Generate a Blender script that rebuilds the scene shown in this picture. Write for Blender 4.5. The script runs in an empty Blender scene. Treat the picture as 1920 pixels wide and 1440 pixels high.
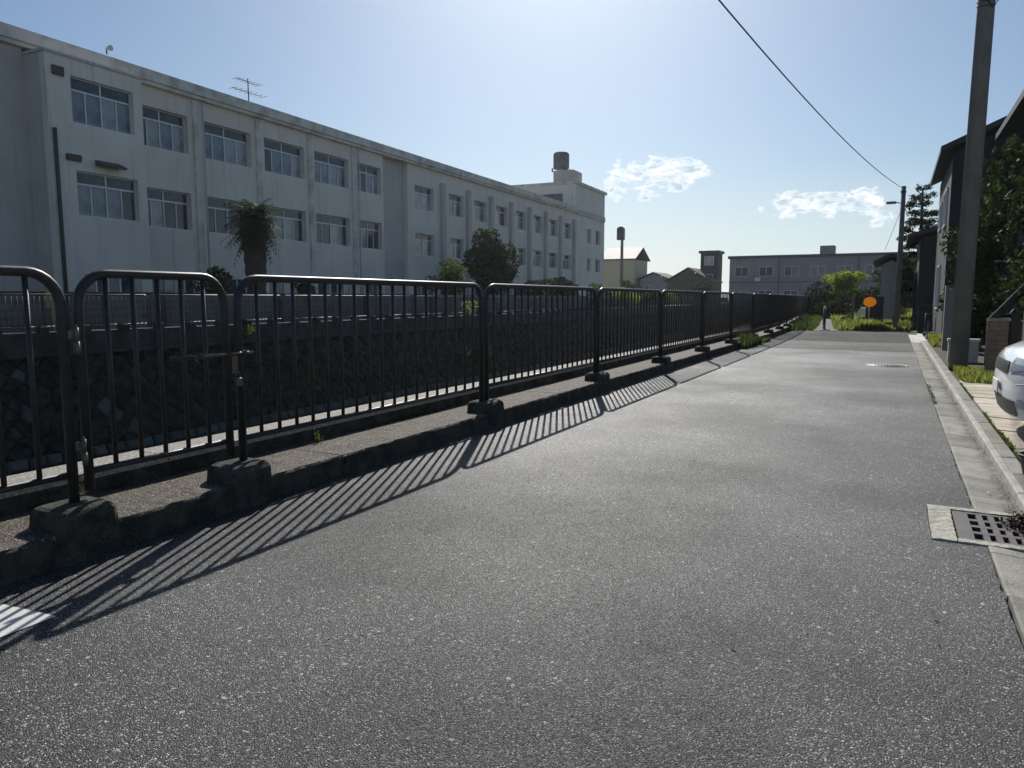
import bpy, bmesh, math, random
from mathutils import Vector, Matrix
rnd = random.Random(11)
R = math.radians
S = bpy.context.scene
COL = S.collection

# ------------------------------------------------------------------ camera
cam_d = bpy.data.cameras.new("camera"); cam = bpy.data.objects.new("camera", cam_d); COL.objects.link(cam)
cam_d.sensor_fit = 'HORIZONTAL'; cam_d.sensor_width = 36.0; cam_d.lens = 36.0 * 1380 / 1920
cam_d.clip_start = 0.05; cam_d.clip_end = 6000
cam.location = (0, 0, 1.25)
cam.rotation_euler = (R(90 - 6.647), 0, R(27.309))
S.camera = cam

# ------------------------------------------------------------------ sky, sun, exposure
SUN_AZ = 23.8      # degrees left of +Y
SUN_EL = 34.9
sun_dir = Vector((-math.sin(R(SUN_AZ)) * math.cos(R(SUN_EL)), math.cos(R(SUN_AZ)) * math.cos(R(SUN_EL)), math.sin(R(SUN_EL))))
sd = bpy.data.lights.new("sun", 'SUN'); sd.energy = 5.0; sd.angle = R(0.53); sd.color = (1.0, 0.965, 0.90)
so = bpy.data.objects.new("sun", sd); COL.objects.link(so)
so.rotation_euler = (-sun_dir).to_track_quat('-Z', 'Y').to_euler(); so.location = (-20, 40, 30)

W = bpy.data.worlds.new("World"); S.world = W; W.use_nodes = True
wn = W.node_tree.nodes; wl = W.node_tree.links; wn.clear()
def wnode(t, **k):
    n = wn.new(t)
    for a, b in k.items(): setattr(n, a, b)
    return n
def wmath(op, a, b=None, c=None, clamp=False):
    n = wnode('ShaderNodeMath', operation=op, use_clamp=clamp)
    for i, v in enumerate((a, b, c)):
        if v is None: continue
        if isinstance(v, (int, float)): n.inputs[i].default_value = v
        else: wl.new(v, n.inputs[i])
    return n.outputs[0]
sky = wnode('ShaderNodeTexSky', sky_type='NISHITA', sun_disc=False)
sky.sun_elevation = R(SUN_EL); sky.sun_rotation = R(-SUN_AZ)
sky.altitude = 50; sky.air_density = 1.0; sky.dust_density = 1.0; sky.ozone_density = 1.9
tc = wnode('ShaderNodeTexCoord'); sx = wnode('ShaderNodeSeparateXYZ'); wl.new(tc.outputs['Generated'], sx.inputs[0])
az = wmath('ARCTAN2', sx.outputs[0], sx.outputs[1])           # radians, right of +Y
el = wmath('ARCSINE', sx.outputs[2])
cv = wnode('ShaderNodeCombineXYZ')
wl.new(az, cv.inputs[0]); wl.new(wmath('MULTIPLY', el, 1.9), cv.inputs[1])
def wnoise(scale, detail, rough, dist=0.0, off=0.0):
    n = wnode('ShaderNodeTexNoise'); n.inputs['Scale'].default_value = scale; n.inputs['Detail'].default_value = detail
    n.inputs['Roughness'].default_value = rough; n.inputs['Distortion'].default_value = dist
    ad = wnode('ShaderNodeVectorMath', operation='ADD'); ad.inputs[1].default_value = (off, off * .7, 0)
    wl.new(cv.outputs[0], ad.inputs[0]); wl.new(ad.outputs[0], n.inputs['Vector']); return n.outputs['Fac']
# small cumulus heaps: (azimuth deg right of +Y, elevation deg, half width, half height, weight)
heaps = [(-15.7, 9.1, 2.12, 1.42, 1.05), (-18.1, 9.2, 1.18, 1.13, 0.85), (-13.4, 9.2, 1.59, 0.82, 0.95), (-17.1, 7.8, 1.02, 0.95, 0.8), (-16.7, 10.1, 0.7, 0.6, 0.7), (-7.1, 6.6, 2.12, 0.88, 1.1), (-4.6, 6.5, 1.71, 0.87, 1.05), (-2.2, 6.6, 1.48, 0.92, 1.1), (-1.2, 5.6, 1.04, 0.71, 0.85), (-8.9, 6.4, 0.8, 0.37, 0.8), (-19.5, 8.9, 1.19, 1.52, 0.5), (12, 9, 6, 1.6, 0.9), (30, 12, 7, 2.0, 0.9), (75, 14, 9, 2.5, 0.9), (-110, 12, 9, 2.0, 0.9), (140, 12, 8, 2, 0.9)]
fall = None
for (a0, e0, ha, he, wt) in heaps:
    da = wmath('DIVIDE', wmath('SUBTRACT', az, R(a0)), R(ha)); de = wmath('DIVIDE', wmath('SUBTRACT', el, R(e0)), R(he))
    d = wmath('SQRT', wmath('ADD', wmath('MULTIPLY', da, da), wmath('MULTIPLY', de, de)))
    f = wmath('MULTIPLY', wmath('SUBTRACT', 1.25, d, clamp=True), wt)
    fall = f if fall is None else wmath('MAXIMUM', fall, f)
n1 = wnoise(25, 10, .66, .55); n2 = wnoise(60, 6, .6, .2, 3.1)
shape = wmath('ADD', wmath('MULTIPLY', wmath('SUBTRACT', n1, .5), 3.9), wmath('MULTIPLY', wmath('SUBTRACT', n2, .5), 1.9))
cm = wmath('ADD', wmath('MULTIPLY', fall, 1.18), shape)
cm = wmath('MULTIPLY', wmath('SUBTRACT', cm, .46), 2.0, clamp=True)
cm = wmath('MULTIPLY', cm, wmath('MULTIPLY', fall, 5.0, clamp=True))
# low veil of thin cloud near the horizon all round
veil = wmath('MULTIPLY', wmath('SUBTRACT', 1.0, wmath('DIVIDE', wmath('ABSOLUTE', el), R(9.5)), clamp=True), wmath('ADD', .45, wmath('MULTIPLY', wnoise(7, 4, .5, .3, 9.0), .75)))
# thin cloud is bright at its rim and greyer in its thick middle
core = wmath('MULTIPLY', wmath('SUBTRACT', cm, .45, clamp=True), 2.2, clamp=True)
core = wmath('MULTIPLY', core, wmath('MULTIPLY', wmath('SUBTRACT', wnoise(38, 7, .65, .4, 5.0), .38, clamp=True), 4.5, clamp=True))
cr = wnode('ShaderNodeMixRGB'); wl.new(core, cr.inputs[0]); cr.inputs[1].default_value = (15.5, 15.7, 15.8, 1); cr.inputs[2].default_value = (7.6, 9.4, 11.0, 1)
m0 = wnode('ShaderNodeMixRGB'); wl.new(veil, m0.inputs[0]); tint = wnode('ShaderNodeMixRGB', blend_type='MULTIPLY'); tint.inputs[0].default_value = 1; tint.inputs[2].default_value = (.82, .95, 1.06, 1); wl.new(sky.outputs[0], tint.inputs[1]); wl.new(tint.outputs[0], m0.inputs[1]); m0.inputs[2].default_value = (9.6, 11.0, 12.0, 1)
m1 = wnode('ShaderNodeMixRGB'); wl.new(cm, m1.inputs[0]); wl.new(m0.outputs[0], m1.inputs[1]); wl.new(cr.outputs[0], m1.inputs[2])
bg = wnode('ShaderNodeBackground'); bg.inputs['Strength'].default_value = 0.073
wl.new(m1.outputs[0], bg.inputs[0]); wo = wnode('ShaderNodeOutputWorld'); wl.new(bg.outputs[0], wo.inputs[0])
S.view_settings.view_transform = 'Standard'; S.view_settings.look = 'None'
S.view_settings.exposure = 0.0; S.view_settings.gamma = 1.0; S.view_settings.use_curve_mapping = False
S.render.engine = 'CYCLES'

# ------------------------------------------------------------------ materials
def mat(name, base, rough=.8, spec=.35, metal=0.0, var=None, bump=None, speck=None, stain=None, trans=None, coords='Object', bumpdist=None, rand=0.0, coat=0.0, streak=0.0):
    """var=(scale, colour2, lo, hi) broad noise; speck=(scale, colour, threshold) fine grains; bump=(scale, strength);
    stain=(scale, colour, lo, hi); trans=translucent colour; rand=per piece value variation"""
    m = bpy.data.materials.new(name); m.use_nodes = True; N = m.node_tree.nodes; L = m.node_tree.links
    b = N['Principled BSDF']; b.inputs['Roughness'].default_value = rough; b.inputs['Specular IOR Level'].default_value = spec
    b.inputs['Metallic'].default_value = metal
    if coat: b.inputs['Coat Weight'].default_value = coat; b.inputs['Coat Roughness'].default_value = .05
    t = N.new('ShaderNodeTexCoord'); co = t.outputs[coords if coords != 'World' else 'Object']
    if coords == 'World':
        co = N.new('ShaderNodeNewGeometry').outputs['Position']
    rgb = N.new('ShaderNodeRGB'); rgb.outputs[0].default_value = (*base, 1); c = rgb.outputs[0]
    def noise(sc, det=5, ro=.6):
        n = N.new('ShaderNodeTexNoise'); n.inputs['Scale'].default_value = sc; n.inputs['Detail'].default_value = det; n.inputs['Roughness'].default_value = ro
        L.new(co, n.inputs['Vector']); return n.outputs['Fac']
    def ramp(f, lo, hi):
        r = N.new('ShaderNodeMapRange'); r.interpolation_type = 'SMOOTHSTEP'; r.inputs['From Min'].default_value = lo; r.inputs['From Max'].default_value = hi; L.new(f, r.inputs[0]); return r.outputs[0]
    def mix(f, a, col2):
        x = N.new('ShaderNodeMixRGB'); L.new(f, x.inputs[0]); L.new(a, x.inputs[1])
        if isinstance(col2, tuple): x.inputs[2].default_value = (*col2, 1)
        else: L.new(col2, x.inputs[2])
        return x.outputs[0]
    if var: c = mix(ramp(noise(var[0]), var[2], var[3]), c, var[1])
    if speck:
        v = N.new('ShaderNodeTexVoronoi'); v.inputs['Scale'].default_value = speck[0]; L.new(co, v.inputs['Vector'])
        s = N.new('ShaderNodeSeparateColor'); L.new(v.outputs['Color'], s.inputs[0])
        c = mix(ramp(s.outputs[0], speck[2], min(1.0, speck[2] + .25)), c, speck[1])
    if stain: c = mix(ramp(noise(stain[0], 7, .65), stain[2], stain[3]), c, stain[1])
    if streak:   # rain streaks: noise stretched along z
        mp = N.new('ShaderNodeMapping'); mp.inputs['Scale'].default_value = (5, 5, .28); L.new(co, mp.inputs['Vector'])
        ns = N.new('ShaderNodeTexNoise'); ns.inputs['Scale'].default_value = 1; ns.inputs['Detail'].default_value = 5; L.new(mp.outputs[0], ns.inputs['Vector'])
        rs = N.new('ShaderNodeMapRange'); rs.interpolation_type = 'SMOOTHSTEP'; rs.inputs[1].default_value = .52; rs.inputs[2].default_value = .75; rs.inputs[4].default_value = streak; L.new(ns.outputs['Fac'], rs.inputs[0])
        c = mix(rs.outputs[0], c, tuple(v * .42 for v in base))
    if rand:
        o = N.new('ShaderNodeObjectInfo'); g = N.new('ShaderNodeNewGeometry')
        a = N.new('ShaderNodeMath'); a.operation = 'ADD'; L.new(o.outputs['Random'], a.inputs[0]); L.new(g.outputs['Random Per Island'], a.inputs[1])
        f = N.new('ShaderNodeMath'); f.operation = 'FRACT'; L.new(a.outputs[0], f.inputs[0])
        h = N.new('ShaderNodeHueSaturation'); L.new(c, h.inputs['Color'])
        mr = N.new('ShaderNodeMapRange'); L.new(f.outputs[0], mr.inputs[0]); mr.inputs['To Min'].default_value = 1 - rand; mr.inputs['To Max'].default_value = 1 + rand
        L.new(mr.outputs[0], h.inputs['Value']); c = h.outputs[0]
    L.new(c, b.inputs['Base Color'])
    if bump:
        bn = N.new('ShaderNodeBump'); bn.inputs['Strength'].default_value = bump[1]; bn.inputs['Distance'].default_value = bumpdist or .01
        L.new(noise(bump[0], 6, .7), bn.inputs['Height']); L.new(bn.outputs[0], b.inputs['Normal'])
    if trans:
        tr = N.new('ShaderNodeBsdfTranslucent'); tr.inputs[0].default_value = (*trans, 1)
        mx = N.new('ShaderNodeMixShader'); mx.inputs[0].default_value = .45
        L.new(b.outputs[0], mx.inputs[1]); L.new(tr.outputs[0], mx.inputs[2]); L.new(mx.outputs[0], N['Material Output'].inputs[0])
        if rand: L.new(mix_rand(N, L, f.outputs[0], trans, rand), tr.inputs[0])
    return m
def mix_rand(N, L, f, col, rand):
    h = N.new('ShaderNodeHueSaturation'); h.inputs['Color'].default_value = (*col, 1)
    mr = N.new('ShaderNodeMapRange'); L.new(f, mr.inputs[0]); mr.inputs['To Min'].default_value = 1 - rand; mr.inputs['To Max'].default_value = 1 + rand
    L.new(mr.outputs[0], h.inputs['Value']); return h.outputs[0]

def asphalt(name, tone=.85, wear=.5, spec=.5, r0=.42, r1=.85):
    m = bpy.data.materials.new(name); m.use_nodes = True; N = m.node_tree.nodes; L = m.node_tree.links; b = N['Principled BSDF']
    co = N.new('ShaderNodeNewGeometry').outputs['Position']
    def tx(t, sc, **k):
        n = N.new(t); n.inputs['Scale'].default_value = sc; L.new(co, n.inputs['Vector'])
        for a, v in k.items(): n.inputs[a].default_value = v
        return n
    def mr(f, a0, a1, b0, b1):
        r = N.new('ShaderNodeMapRange'); L.new(f, r.inputs[0])
        for i, v in zip((1, 2, 3, 4), (a0, a1, b0, b1)): r.inputs[i].default_value = v
        return r.outputs[0]
    v = tx('ShaderNodeTexVoronoi', 222, Randomness=1.0); sc = N.new('ShaderNodeSeparateColor'); L.new(v.outputs['Color'], sc.inputs[0])
    v2 = tx('ShaderNodeTexVoronoi', 85, Randomness=1.0); s2 = N.new('ShaderNodeSeparateColor'); L.new(v2.outputs['Color'], s2.inputs[0])
    big = tx('ShaderNodeTexNoise', .42, Detail=6.0, Roughness=.62).outputs['Fac']
    mid = tx('ShaderNodeTexNoise', 3.2, Detail=5.0, Roughness=.65).outputs['Fac']
    cr = N.new('ShaderNodeValToRGB'); L.new(sc.outputs[0], cr.inputs[0]); e = cr.color_ramp.elements
    e[0].position = 0; e[0].color = (.008 * tone, .008 * tone, .009 * tone, 1)
    e[1].position = 1; e[1].color = (.72 * tone, .71 * tone, .69 * tone, 1)
    for p, k in ((.50, .017), (.78, .046), (.93, .17)):
        q = e.new(p); q.color = (k * tone, k * tone, k * .98 * tone, 1)
    # rare larger pale stones
    mx = N.new('ShaderNodeMixRGB'); L.new(mr(s2.outputs[1], .993, .996, 0, 1), mx.inputs[0]); L.new(cr.outputs[0], mx.inputs[1]); mx.inputs[2].default_value = (.34, .33, .30, 1)
    # broad wear: pale polished patches and darker oily ones
    h = N.new('ShaderNodeHueSaturation'); L.new(mx.outputs[0], h.inputs['Color'])
    mu = N.new('ShaderNodeMath'); mu.operation = 'MULTIPLY'; L.new(mr(big, .38, .62, 1 - .42 * wear, 1 + .50 * wear), mu.inputs[0]); L.new(mr(mid, .25, .75, .84, 1.16), mu.inputs[1])
    L.new(mu.outputs[0], h.inputs['Value'])
    L.new(h.outputs[0], b.inputs['Base Color'])
    b.inputs['Roughness'].default_value = .62; b.inputs['Specular IOR Level'].default_value = spec
    rg = N.new('ShaderNodeMath'); rg.operation = 'ADD'; L.new(mr(sc.outputs[1], 0, 1, r0, r1), rg.inputs[0]); L.new(mr(big, .38, .62, .07 * wear, -.07 * wear), rg.inputs[1]); L.new(rg.outputs[0], b.inputs['Roughness'])
    bn = N.new('ShaderNodeBump'); bn.inputs['Strength'].default_value = .9; bn.inputs['Distance'].default_value = .004; bn.invert = True
    L.new(v.outputs['Distance'], bn.inputs['Height'])
    # each grain tilts a little on its own, so some catch the sun
    nz = tx('ShaderNodeTexNoise', 230, Detail=2.0).outputs['Fac']
    b2 = N.new('ShaderNodeBump'); b2.inputs['Strength'].default_value = .5; b2.inputs['Distance'].default_value = .004
    L.new(nz, b2.inputs['Height']); L.new(bn.outputs[0], b2.inputs['Normal']); L.new(b2.outputs[0], b.inputs['Normal'])
    return m

M = {}
M['asphalt'] = asphalt('asphalt', .62, 1.0)
M['asphalt_mid'] = asphalt('asphalt_mid', .85, .4, .36, .6, .95)
M['asphalt_dark'] = asphalt('asphalt_dark', .65, .5, .2, .7, 1.0)
M['paint'] = mat('road_paint', (.72, .70, .64), .6, var=(20, (.5, .49, .45), .55, .75), bump=(160, .5), stain=(60, (.15, .15, .15), .64, .70), coords='World')
M['concrete'] = mat('concrete', (.30, .285, .25), .85, var=(5, (.21, .20, .17), .35, .7), speck=(150, (.42, .40, .35), .7), stain=(9, (.10, .095, .08), .55, .8), bump=(90, .5), coords='World', bumpdist=.004)
M['slab'] = mat('gutter_concrete', (.27, .26, .225), .85, var=(3.5, (.17, .16, .14), .4, .66), speck=(160, (.36, .35, .31), .72), stain=(2.2, (.06, .058, .05), .57, .74), bump=(110, .45), coords='World', rand=.16, bumpdist=.004)
M['slab_new'] = mat('pale_concrete', (.62, .61, .56), .8, var=(6, (.48, .47, .43), .4, .7), bump=(90, .3), coords='World', rand=.08)
M['lip'] = mat('kerb_lip_concrete', (.44, .42, .37), .8, var=(6, (.30, .28, .24), .4, .7), stain=(14, (.12, .11, .09), .6, .75), bump=(100, .4), coords='World', rand=.1)
M['shadecon'] = mat('shade_dark_concrete', (.075, .07, .058), .92, var=(7, (.03, .031, .024), .38, .62), speck=(190, (.14, .13, .10), .9), stain=(13, (.03, .036, .02), .52, .7), bump=(55, 1.0), coords='World', bumpdist=.012)  # concrete with greenish blotches, base darkened to paint in deeper shade
M['kerb'] = mat('exposed_aggregate', (.085, .066, .047), .85, var=(6, (.04, .031, .023), .4, .65), speck=(190, (.46, .41, .33), .76), stain=(5, (.035, .04, .018), .6, .75), bump=(110, 1.0), coords='World', bumpdist=.008)
M['parapet'] = mat('pebble_coping', (.24, .22, .18), .85, speck=(150, (.55, .51, .45), .6), stain=(18, (.10, .09, .07), .6, .75), bump=(100, .9), coords='World', bumpdist=.006)
M['frame'] = mat('brown_painted_steel', (.036, .034, .033), .45, .38, var=(12, (.026, .025, .026), .4, .65), stain=(14, (.085, .045, .024), .62, .74), bump=(80, .12))
M['galv'] = mat('worn_galvanised', (.17, .155, .125), .45, .5, metal=.5, var=(40, (.13, .09, .06), .45, .7), bump=(120, .3))
M['rust'] = mat('rusty_steel', (.12, .05, .025), .8, var=(60, (.05, .03, .02), .4, .7), bump=(120, .5))
M['iron'] = mat('cast_iron', (.075, .072, .07), .6, .5, var=(9, (.13, .08, .06), .5, .66), bump=(160, .5), coords='World', bumpdist=.003)
M['iron_pale'] = mat('worn_cast_iron', (.30, .29, .27), .5, .5, metal=.3, var=(25, (.14, .13, .12), .45, .6), bump=(90, .7), coords='World')
M['hole'] = mat('void_shade_black', (.006, .006, .006), .9)  # near-black colour standing in for the shade below the grating
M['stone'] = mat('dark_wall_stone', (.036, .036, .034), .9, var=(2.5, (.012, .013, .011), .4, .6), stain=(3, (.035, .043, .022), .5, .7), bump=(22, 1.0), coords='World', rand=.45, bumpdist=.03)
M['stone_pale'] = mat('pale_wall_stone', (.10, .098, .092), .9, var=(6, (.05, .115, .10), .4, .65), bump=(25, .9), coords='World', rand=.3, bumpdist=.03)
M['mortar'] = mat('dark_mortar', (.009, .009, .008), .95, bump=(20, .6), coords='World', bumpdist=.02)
M['band'] = mat('weathered_concrete_band', (.032, .031, .029), .9, var=(2, (.07, .068, .06), .4, .65), stain=(4, (.02, .02, .018), .5, .75), bump=(30, .5), coords='World')
M['farfence'] = mat('grey_painted_steel', (.055, .052, .05), .42, .5)
M['school'] = mat('painted_render', (.78, .73, .65), .85, var=(.5, (.70, .655, .58), .35, .7), stain=(1.3, (.50, .475, .43), .6, .85), streak=.35, bump=(20, .15), coords='World')
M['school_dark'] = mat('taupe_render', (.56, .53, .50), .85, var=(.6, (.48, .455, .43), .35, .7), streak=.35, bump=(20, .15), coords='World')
M['cornice'] = mat('cornice_render', (.72, .69, .63), .8, var=(1.2, (.45, .42, .38), .4, .7), coords='World')
M['alu'] = mat('aluminium_frame', (.62, .65, .68), .4, .5, metal=.25)
M['pipe'] = mat('dark_pipe', (.07, .065, .065), .6)
M['curtain'] = mat('pane_with_curtain', (.20, .235, .27), .18, .5, coords='Object', var=(1.6, (.10, .125, .155), .4, .6), coat=.5)
M['curtain_pale'] = mat('pane_with_pale_curtain', (.34, .36, .37), .2, .5, var=(2.2, (.22, .24, .26), .4, .6), coat=.5)
M['glass'] = mat('dark_glass', (.035, .045, .055), .06, .6, var=(.7, (.06, .075, .09), .4, .6))
M['block'] = mat('grey_block_wall', (.17, .17, .17), .9, var=(1.5, (.13, .13, .125), .35, .65), stain=(2.5, (.05, .05, .045), .52, .8), bump=(25, .4), coords='World', rand=.2)
M['cap'] = mat('dark_wall_cap', (.05, .047, .045), .8)
M['soil'] = mat('soil', (.09, .075, .05), .95, var=(3, (.06, .055, .03), .4, .7), bump=(25, .8), coords='World', bumpdist=.02)
M['ground'] = mat('bare_ground', (.13, .125, .09), .95, var=(.4, (.075, .09, .035), .4, .65), bump=(6, .8), coords='World', bumpdist=.04)
M['bed'] = mat('river_bed', (.10, .095, .08), .9, var=(.5, (.05, .06, .03), .4, .6), bump=(4, .8), coords='World', bumpdist=.08)
M['water'] = mat('shallow_water', (.03, .035, .03), .08, .5, bump=(5, .25), coords='World', bumpdist=.03)
M['grass'] = mat('grass_blade', (.10, .125, .035), .6, .3, trans=(.30, .34, .07), rand=.4)
M['grass_dark'] = mat('dark_grass', (.045, .065, .02), .6, .3, trans=(.10, .14, .03), rand=.4)
M['leaf'] = mat('dark_leaf', (.030, .045, .018), .7, .2, trans=(.025, .042, .010), rand=.45)
M['leaf_mid'] = mat('mid_leaf', (.05, .075, .025), .7, .2, trans=(.08, .125, .02), rand=.4)
M['leaf_lime'] = mat('lime_leaf', (.12, .15, .03), .7, .2, trans=(.32, .40, .04), rand=.35)
M['pine'] = mat('pine_needle', (.022, .032, .018), .6, .3, trans=(.02, .035, .01), rand=.4)
M['bark'] = mat('bark', (.085, .07, .055), .9, var=(14, (.04, .034, .028), .4, .65), bump=(30, 1.0), bumpdist=.02)
M['pole'] = mat('concrete_pole', (.19, .185, .17), .8, var=(2.5, (.14, .135, .125), .35, .7), stain=(6, (.09, .088, .08), .6, .8), bump=(50, .2), coords='World')
M['wire'] = mat('black_cable', (.02, .02, .022), .6)
M['orange'] = mat('orange_reflector', (.85, .42, .02), .45, .5, trans=(.95, .55, .025))
M['white'] = mat('white_plastic', (.75, .75, .74), .5)
M['greypost'] = mat('grey_post', (.25, .26, .27), .5, .5)
M['bollard'] = mat('dull_steel_bollard', (.12, .125, .125), .4, .5, metal=.4, var=(10, (.08, .08, .08), .4, .7))
M['carpaint'] = mat('white_car_paint', (.84, .85, .86), .3, .5, coat=1.0)
M['carglass'] = mat('car_glass', (.015, .02, .025), .04, .6)
M['rubber'] = mat('black_rubber', (.02, .02, .02), .8, bump=(60, .4))
M['chrome'] = mat('chrome', (.6, .6, .6), .15, metal=1.0)
M['blackpl'] = mat('black_plastic', (.018, .018, .02), .45, .4)
M['lamp'] = mat('headlamp_lens', (.35, .38, .42), .08, .6, coat=.6)
M['paving'] = mat('cream_paving_stone', (.56, .50, .40), .85, var=(6, (.42, .36, .28), .4, .7), bump=(30, .5), coords='World', rand=.15)
M['joint'] = mat('brown_joint', (.10, .085, .06), .95, bump=(40, .6), coords='World')
M['deadleaf'] = mat('dead_leaf', (.055, .035, .022), .7, .4, rand=.6)
M['paleleaf'] = mat('pale_dry_leaf', (.42, .35, .22), .7, .3, rand=.3)
M['housebrown'] = mat('brown_siding', (.10, .085, .07), .85, var=(2, (.075, .065, .055), .4, .7), coords='World')
M['housedark'] = mat('charcoal_siding', (.042, .045, .05), .8, var=(2, (.032, .034, .038), .4, .7), coords='World')
M['housepale'] = mat('pale_siding', (.46, .44, .39), .85, var=(2, (.38, .36, .32), .4, .7), coords='World')
M['houseyellow'] = mat('cream_render', (.60, .53, .36), .85, coords='World')
M['housegrey'] = mat('blue_grey_render', (.27, .28, .30), .85, var=(.3, (.22, .225, .24), .4, .7), coords='World')
M['rooftile'] = mat('dark_roof_tile', (.05, .05, .055), .6, .4, bump=(6, .4), coords='World')
M['brick'] = mat('brown_brick_pillar', (.24, .17, .12), .9, var=(8, (.17, .12, .09), .4, .7), bump=(40, .5), coords='World')
M['teal'] = mat('teal_plastic', (.02, .10, .09), .5)

def lip_stain(m):
    N = m.node_tree.nodes; L = m.node_tree.links; b = N['Principled BSDF']; src = b.inputs['Base Color'].links[0].from_socket
    g = N.new('ShaderNodeNewGeometry'); sp = N.new('ShaderNodeSeparateXYZ'); L.new(g.outputs['Position'], sp.inputs[0])
    n = N.new('ShaderNodeTexNoise'); n.inputs['Scale'].default_value = 4; n.inputs['Detail'].default_value = 7; n.inputs['Roughness'].default_value = .7; L.new(g.outputs['Position'], n.inputs['Vector'])
    a = N.new('ShaderNodeMath'); a.operation = 'MULTIPLY_ADD'; L.new(n.outputs['Fac'], a.inputs[0]); a.inputs[1].default_value = .30; L.new(sp.outputs[0], a.inputs[2])
    r = N.new('ShaderNodeMapRange'); r.interpolation_type = 'SMOOTHSTEP'; L.new(a.outputs[0], r.inputs[0]); r.inputs[1].default_value = .74; r.inputs[2].default_value = .90
    r.inputs[4].default_value = .8
    x = N.new('ShaderNodeMixRGB'); L.new(r.outputs[0], x.inputs[0]); L.new(src, x.inputs[1]); x.inputs[2].default_value = (.065, .058, .045, 1); L.new(x.outputs[0], b.inputs['Base Color'])
M['slab_gutter'] = mat('silted_gutter_concrete', (.29, .275, .235), .85, var=(3.5, (.19, .178, .15), .4, .66), speck=(160, (.38, .36, .31), .72), stain=(2.2, (.07, .066, .055), .57, .74), bump=(110, .45), coords='World', rand=.2, bumpdist=.004)
lip_stain(M['slab_gutter'])

# ------------------------------------------------------------------ mesh helpers
class MB:
    def __init__(s): s.v = []; s.f = []; s.sm = []
    def add(s, vs, fs, smooth=False):
        o = len(s.v); s.v += [tuple(v) for v in vs]; s.f += [tuple(i + o for i in f) for f in fs]; s.sm += [smooth] * len(fs); return s
    def box(s, x0, x1, y0, y1, z0, z1, jit=0.0):
        vs = [(x, y, z) for z in (z0, z1) for y in (y0, y1) for x in (x0, x1)]
        if jit: vs = [(a + rnd.uniform(-jit, jit), b + rnd.uniform(-jit, jit), c + rnd.uniform(-jit, jit)) for a, b, c in vs]
        return s.add(vs, [(0, 2, 3, 1), (4, 5, 7, 6), (0, 1, 5, 4), (2, 6, 7, 3), (0, 4, 6, 2), (1, 3, 7, 5)])
    def bevbox(s, x0, x1, y0, y1, z0, z1, b=.01, jit=0.0):
        """box whose top edges are chamfered"""
        v = [(x0, y0, z0), (x1, y0, z0), (x1, y1, z0), (x0, y1, z0), (x0, y0, z1 - b), (x1, y0, z1 - b), (x1, y1, z1 - b), (x0, y1, z1 - b),
             (x0 + b, y0 + b, z1), (x1 - b, y0 + b, z1), (x1 - b, y1 - b, z1), (x0 + b, y1 - b, z1)]
        if jit: v = v[:4] + [(a + rnd.uniform(-jit, jit), c + rnd.uniform(-jit, jit), d + rnd.uniform(-jit, jit)) for a, c, d in v[4:]]
        f = [(3, 2, 1, 0), (8, 9, 10, 11)]
        for i in range(4):
            j = (i + 1) % 4; f.append((i, j, j + 4, i + 4)); f.append((i + 4, j + 4, j + 8, i + 8))
        return s.add(v, f)
    def tube(s, pts, r, n=8, cap=True, smooth=True, r2=None):
        pts = [Vector(p) for p in pts]; k = len(pts); o = len(s.v); prev = None
        for i, p in enumerate(pts):
            d = (pts[min(i + 1, k - 1)] - pts[max(i - 1, 0)]).normalized()
            if prev is None:
                a = Vector((0, 0, 1)) if abs(d.z) < .9 else Vector((1, 0, 0)); a = (a - d * a.dot(d)).normalized()
            else: a = (prev - d * prev.dot(d)).normalized()
            prev = a; b = d.cross(a); rr = r if r2 is None else r + (r2 - r) * i / (k - 1)
            if not isinstance(r, (int, float)): rr = r[i]
            for j in range(n):
                t = 2 * math.pi * j / n; s.v.append(tuple(p + (a * math.cos(t) + b * math.sin(t)) * rr))
        for i in range(k - 1):
            for j in range(n):
                q = (j + 1) % n; s.f.append((o + i * n + j, o + i * n + q, o + (i + 1) * n + q, o + (i + 1) * n + j)); s.sm.append(smooth)
        if cap:
            s.f.append(tuple(o + j for j in range(n))[::-1]); s.sm.append(False)
            s.f.append(tuple(o + (k - 1) * n + j for j in range(n))); s.sm.append(False)
        return s
    def lathe(s, prof, n=16, c=(0, 0, 0), smooth=True):
        o = len(s.v)
        for (r, z) in prof:
            for j in range(n):
                t = 2 * math.pi * j / n; s.v.append((c[0] + r * math.cos(t), c[1] + r * math.sin(t), c[2] + z))
        for i in range(len(prof) - 1):
            for j in range(n):
                q = (j + 1) % n; s.f.append((o + i * n + j, o + i * n + q, o + (i + 1) * n + q, o + (i + 1) * n + j)); s.sm.append(smooth)
        return s
    def prism(s, poly, h0, h1, axis='z'):
        """extrude polygon (list of 2d) between h0,h1"""
        n = len(poly)
        if axis == 'z': mk = lambda p, h: (p[0], p[1], h)
        elif axis == 'y': mk = lambda p, h: (p[0], h, p[1])
        else: mk = lambda p, h: (h, p[0], p[1])
        vs = [mk(p, h0) for p in poly] + [mk(p, h1) for p in poly]
        return s.add(vs, [tuple(range(n))[::-1], tuple(range(n, 2 * n))] + [(i, (i + 1) % n, (i + 1) % n + n, i + n) for i in range(n)])
    def mesh(s, name, m):
        me = bpy.data.meshes.new(name); me.from_pydata(s.v, [], s.f); me.polygons.foreach_set('use_smooth', s.sm)
        me.materials.append(M[m] if isinstance(m, str) else m)
        bm = bmesh.new(); bm.from_mesh(me)
        if len(s.f) < 60000: bmesh.ops.recalc_face_normals(bm, faces=bm.faces)
        bm.to_mesh(me); bm.free(); me.update(); return me
    def build(s, name, m, parent=None, **k): return link(name, s.mesh(name, m), parent, **k)
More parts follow.
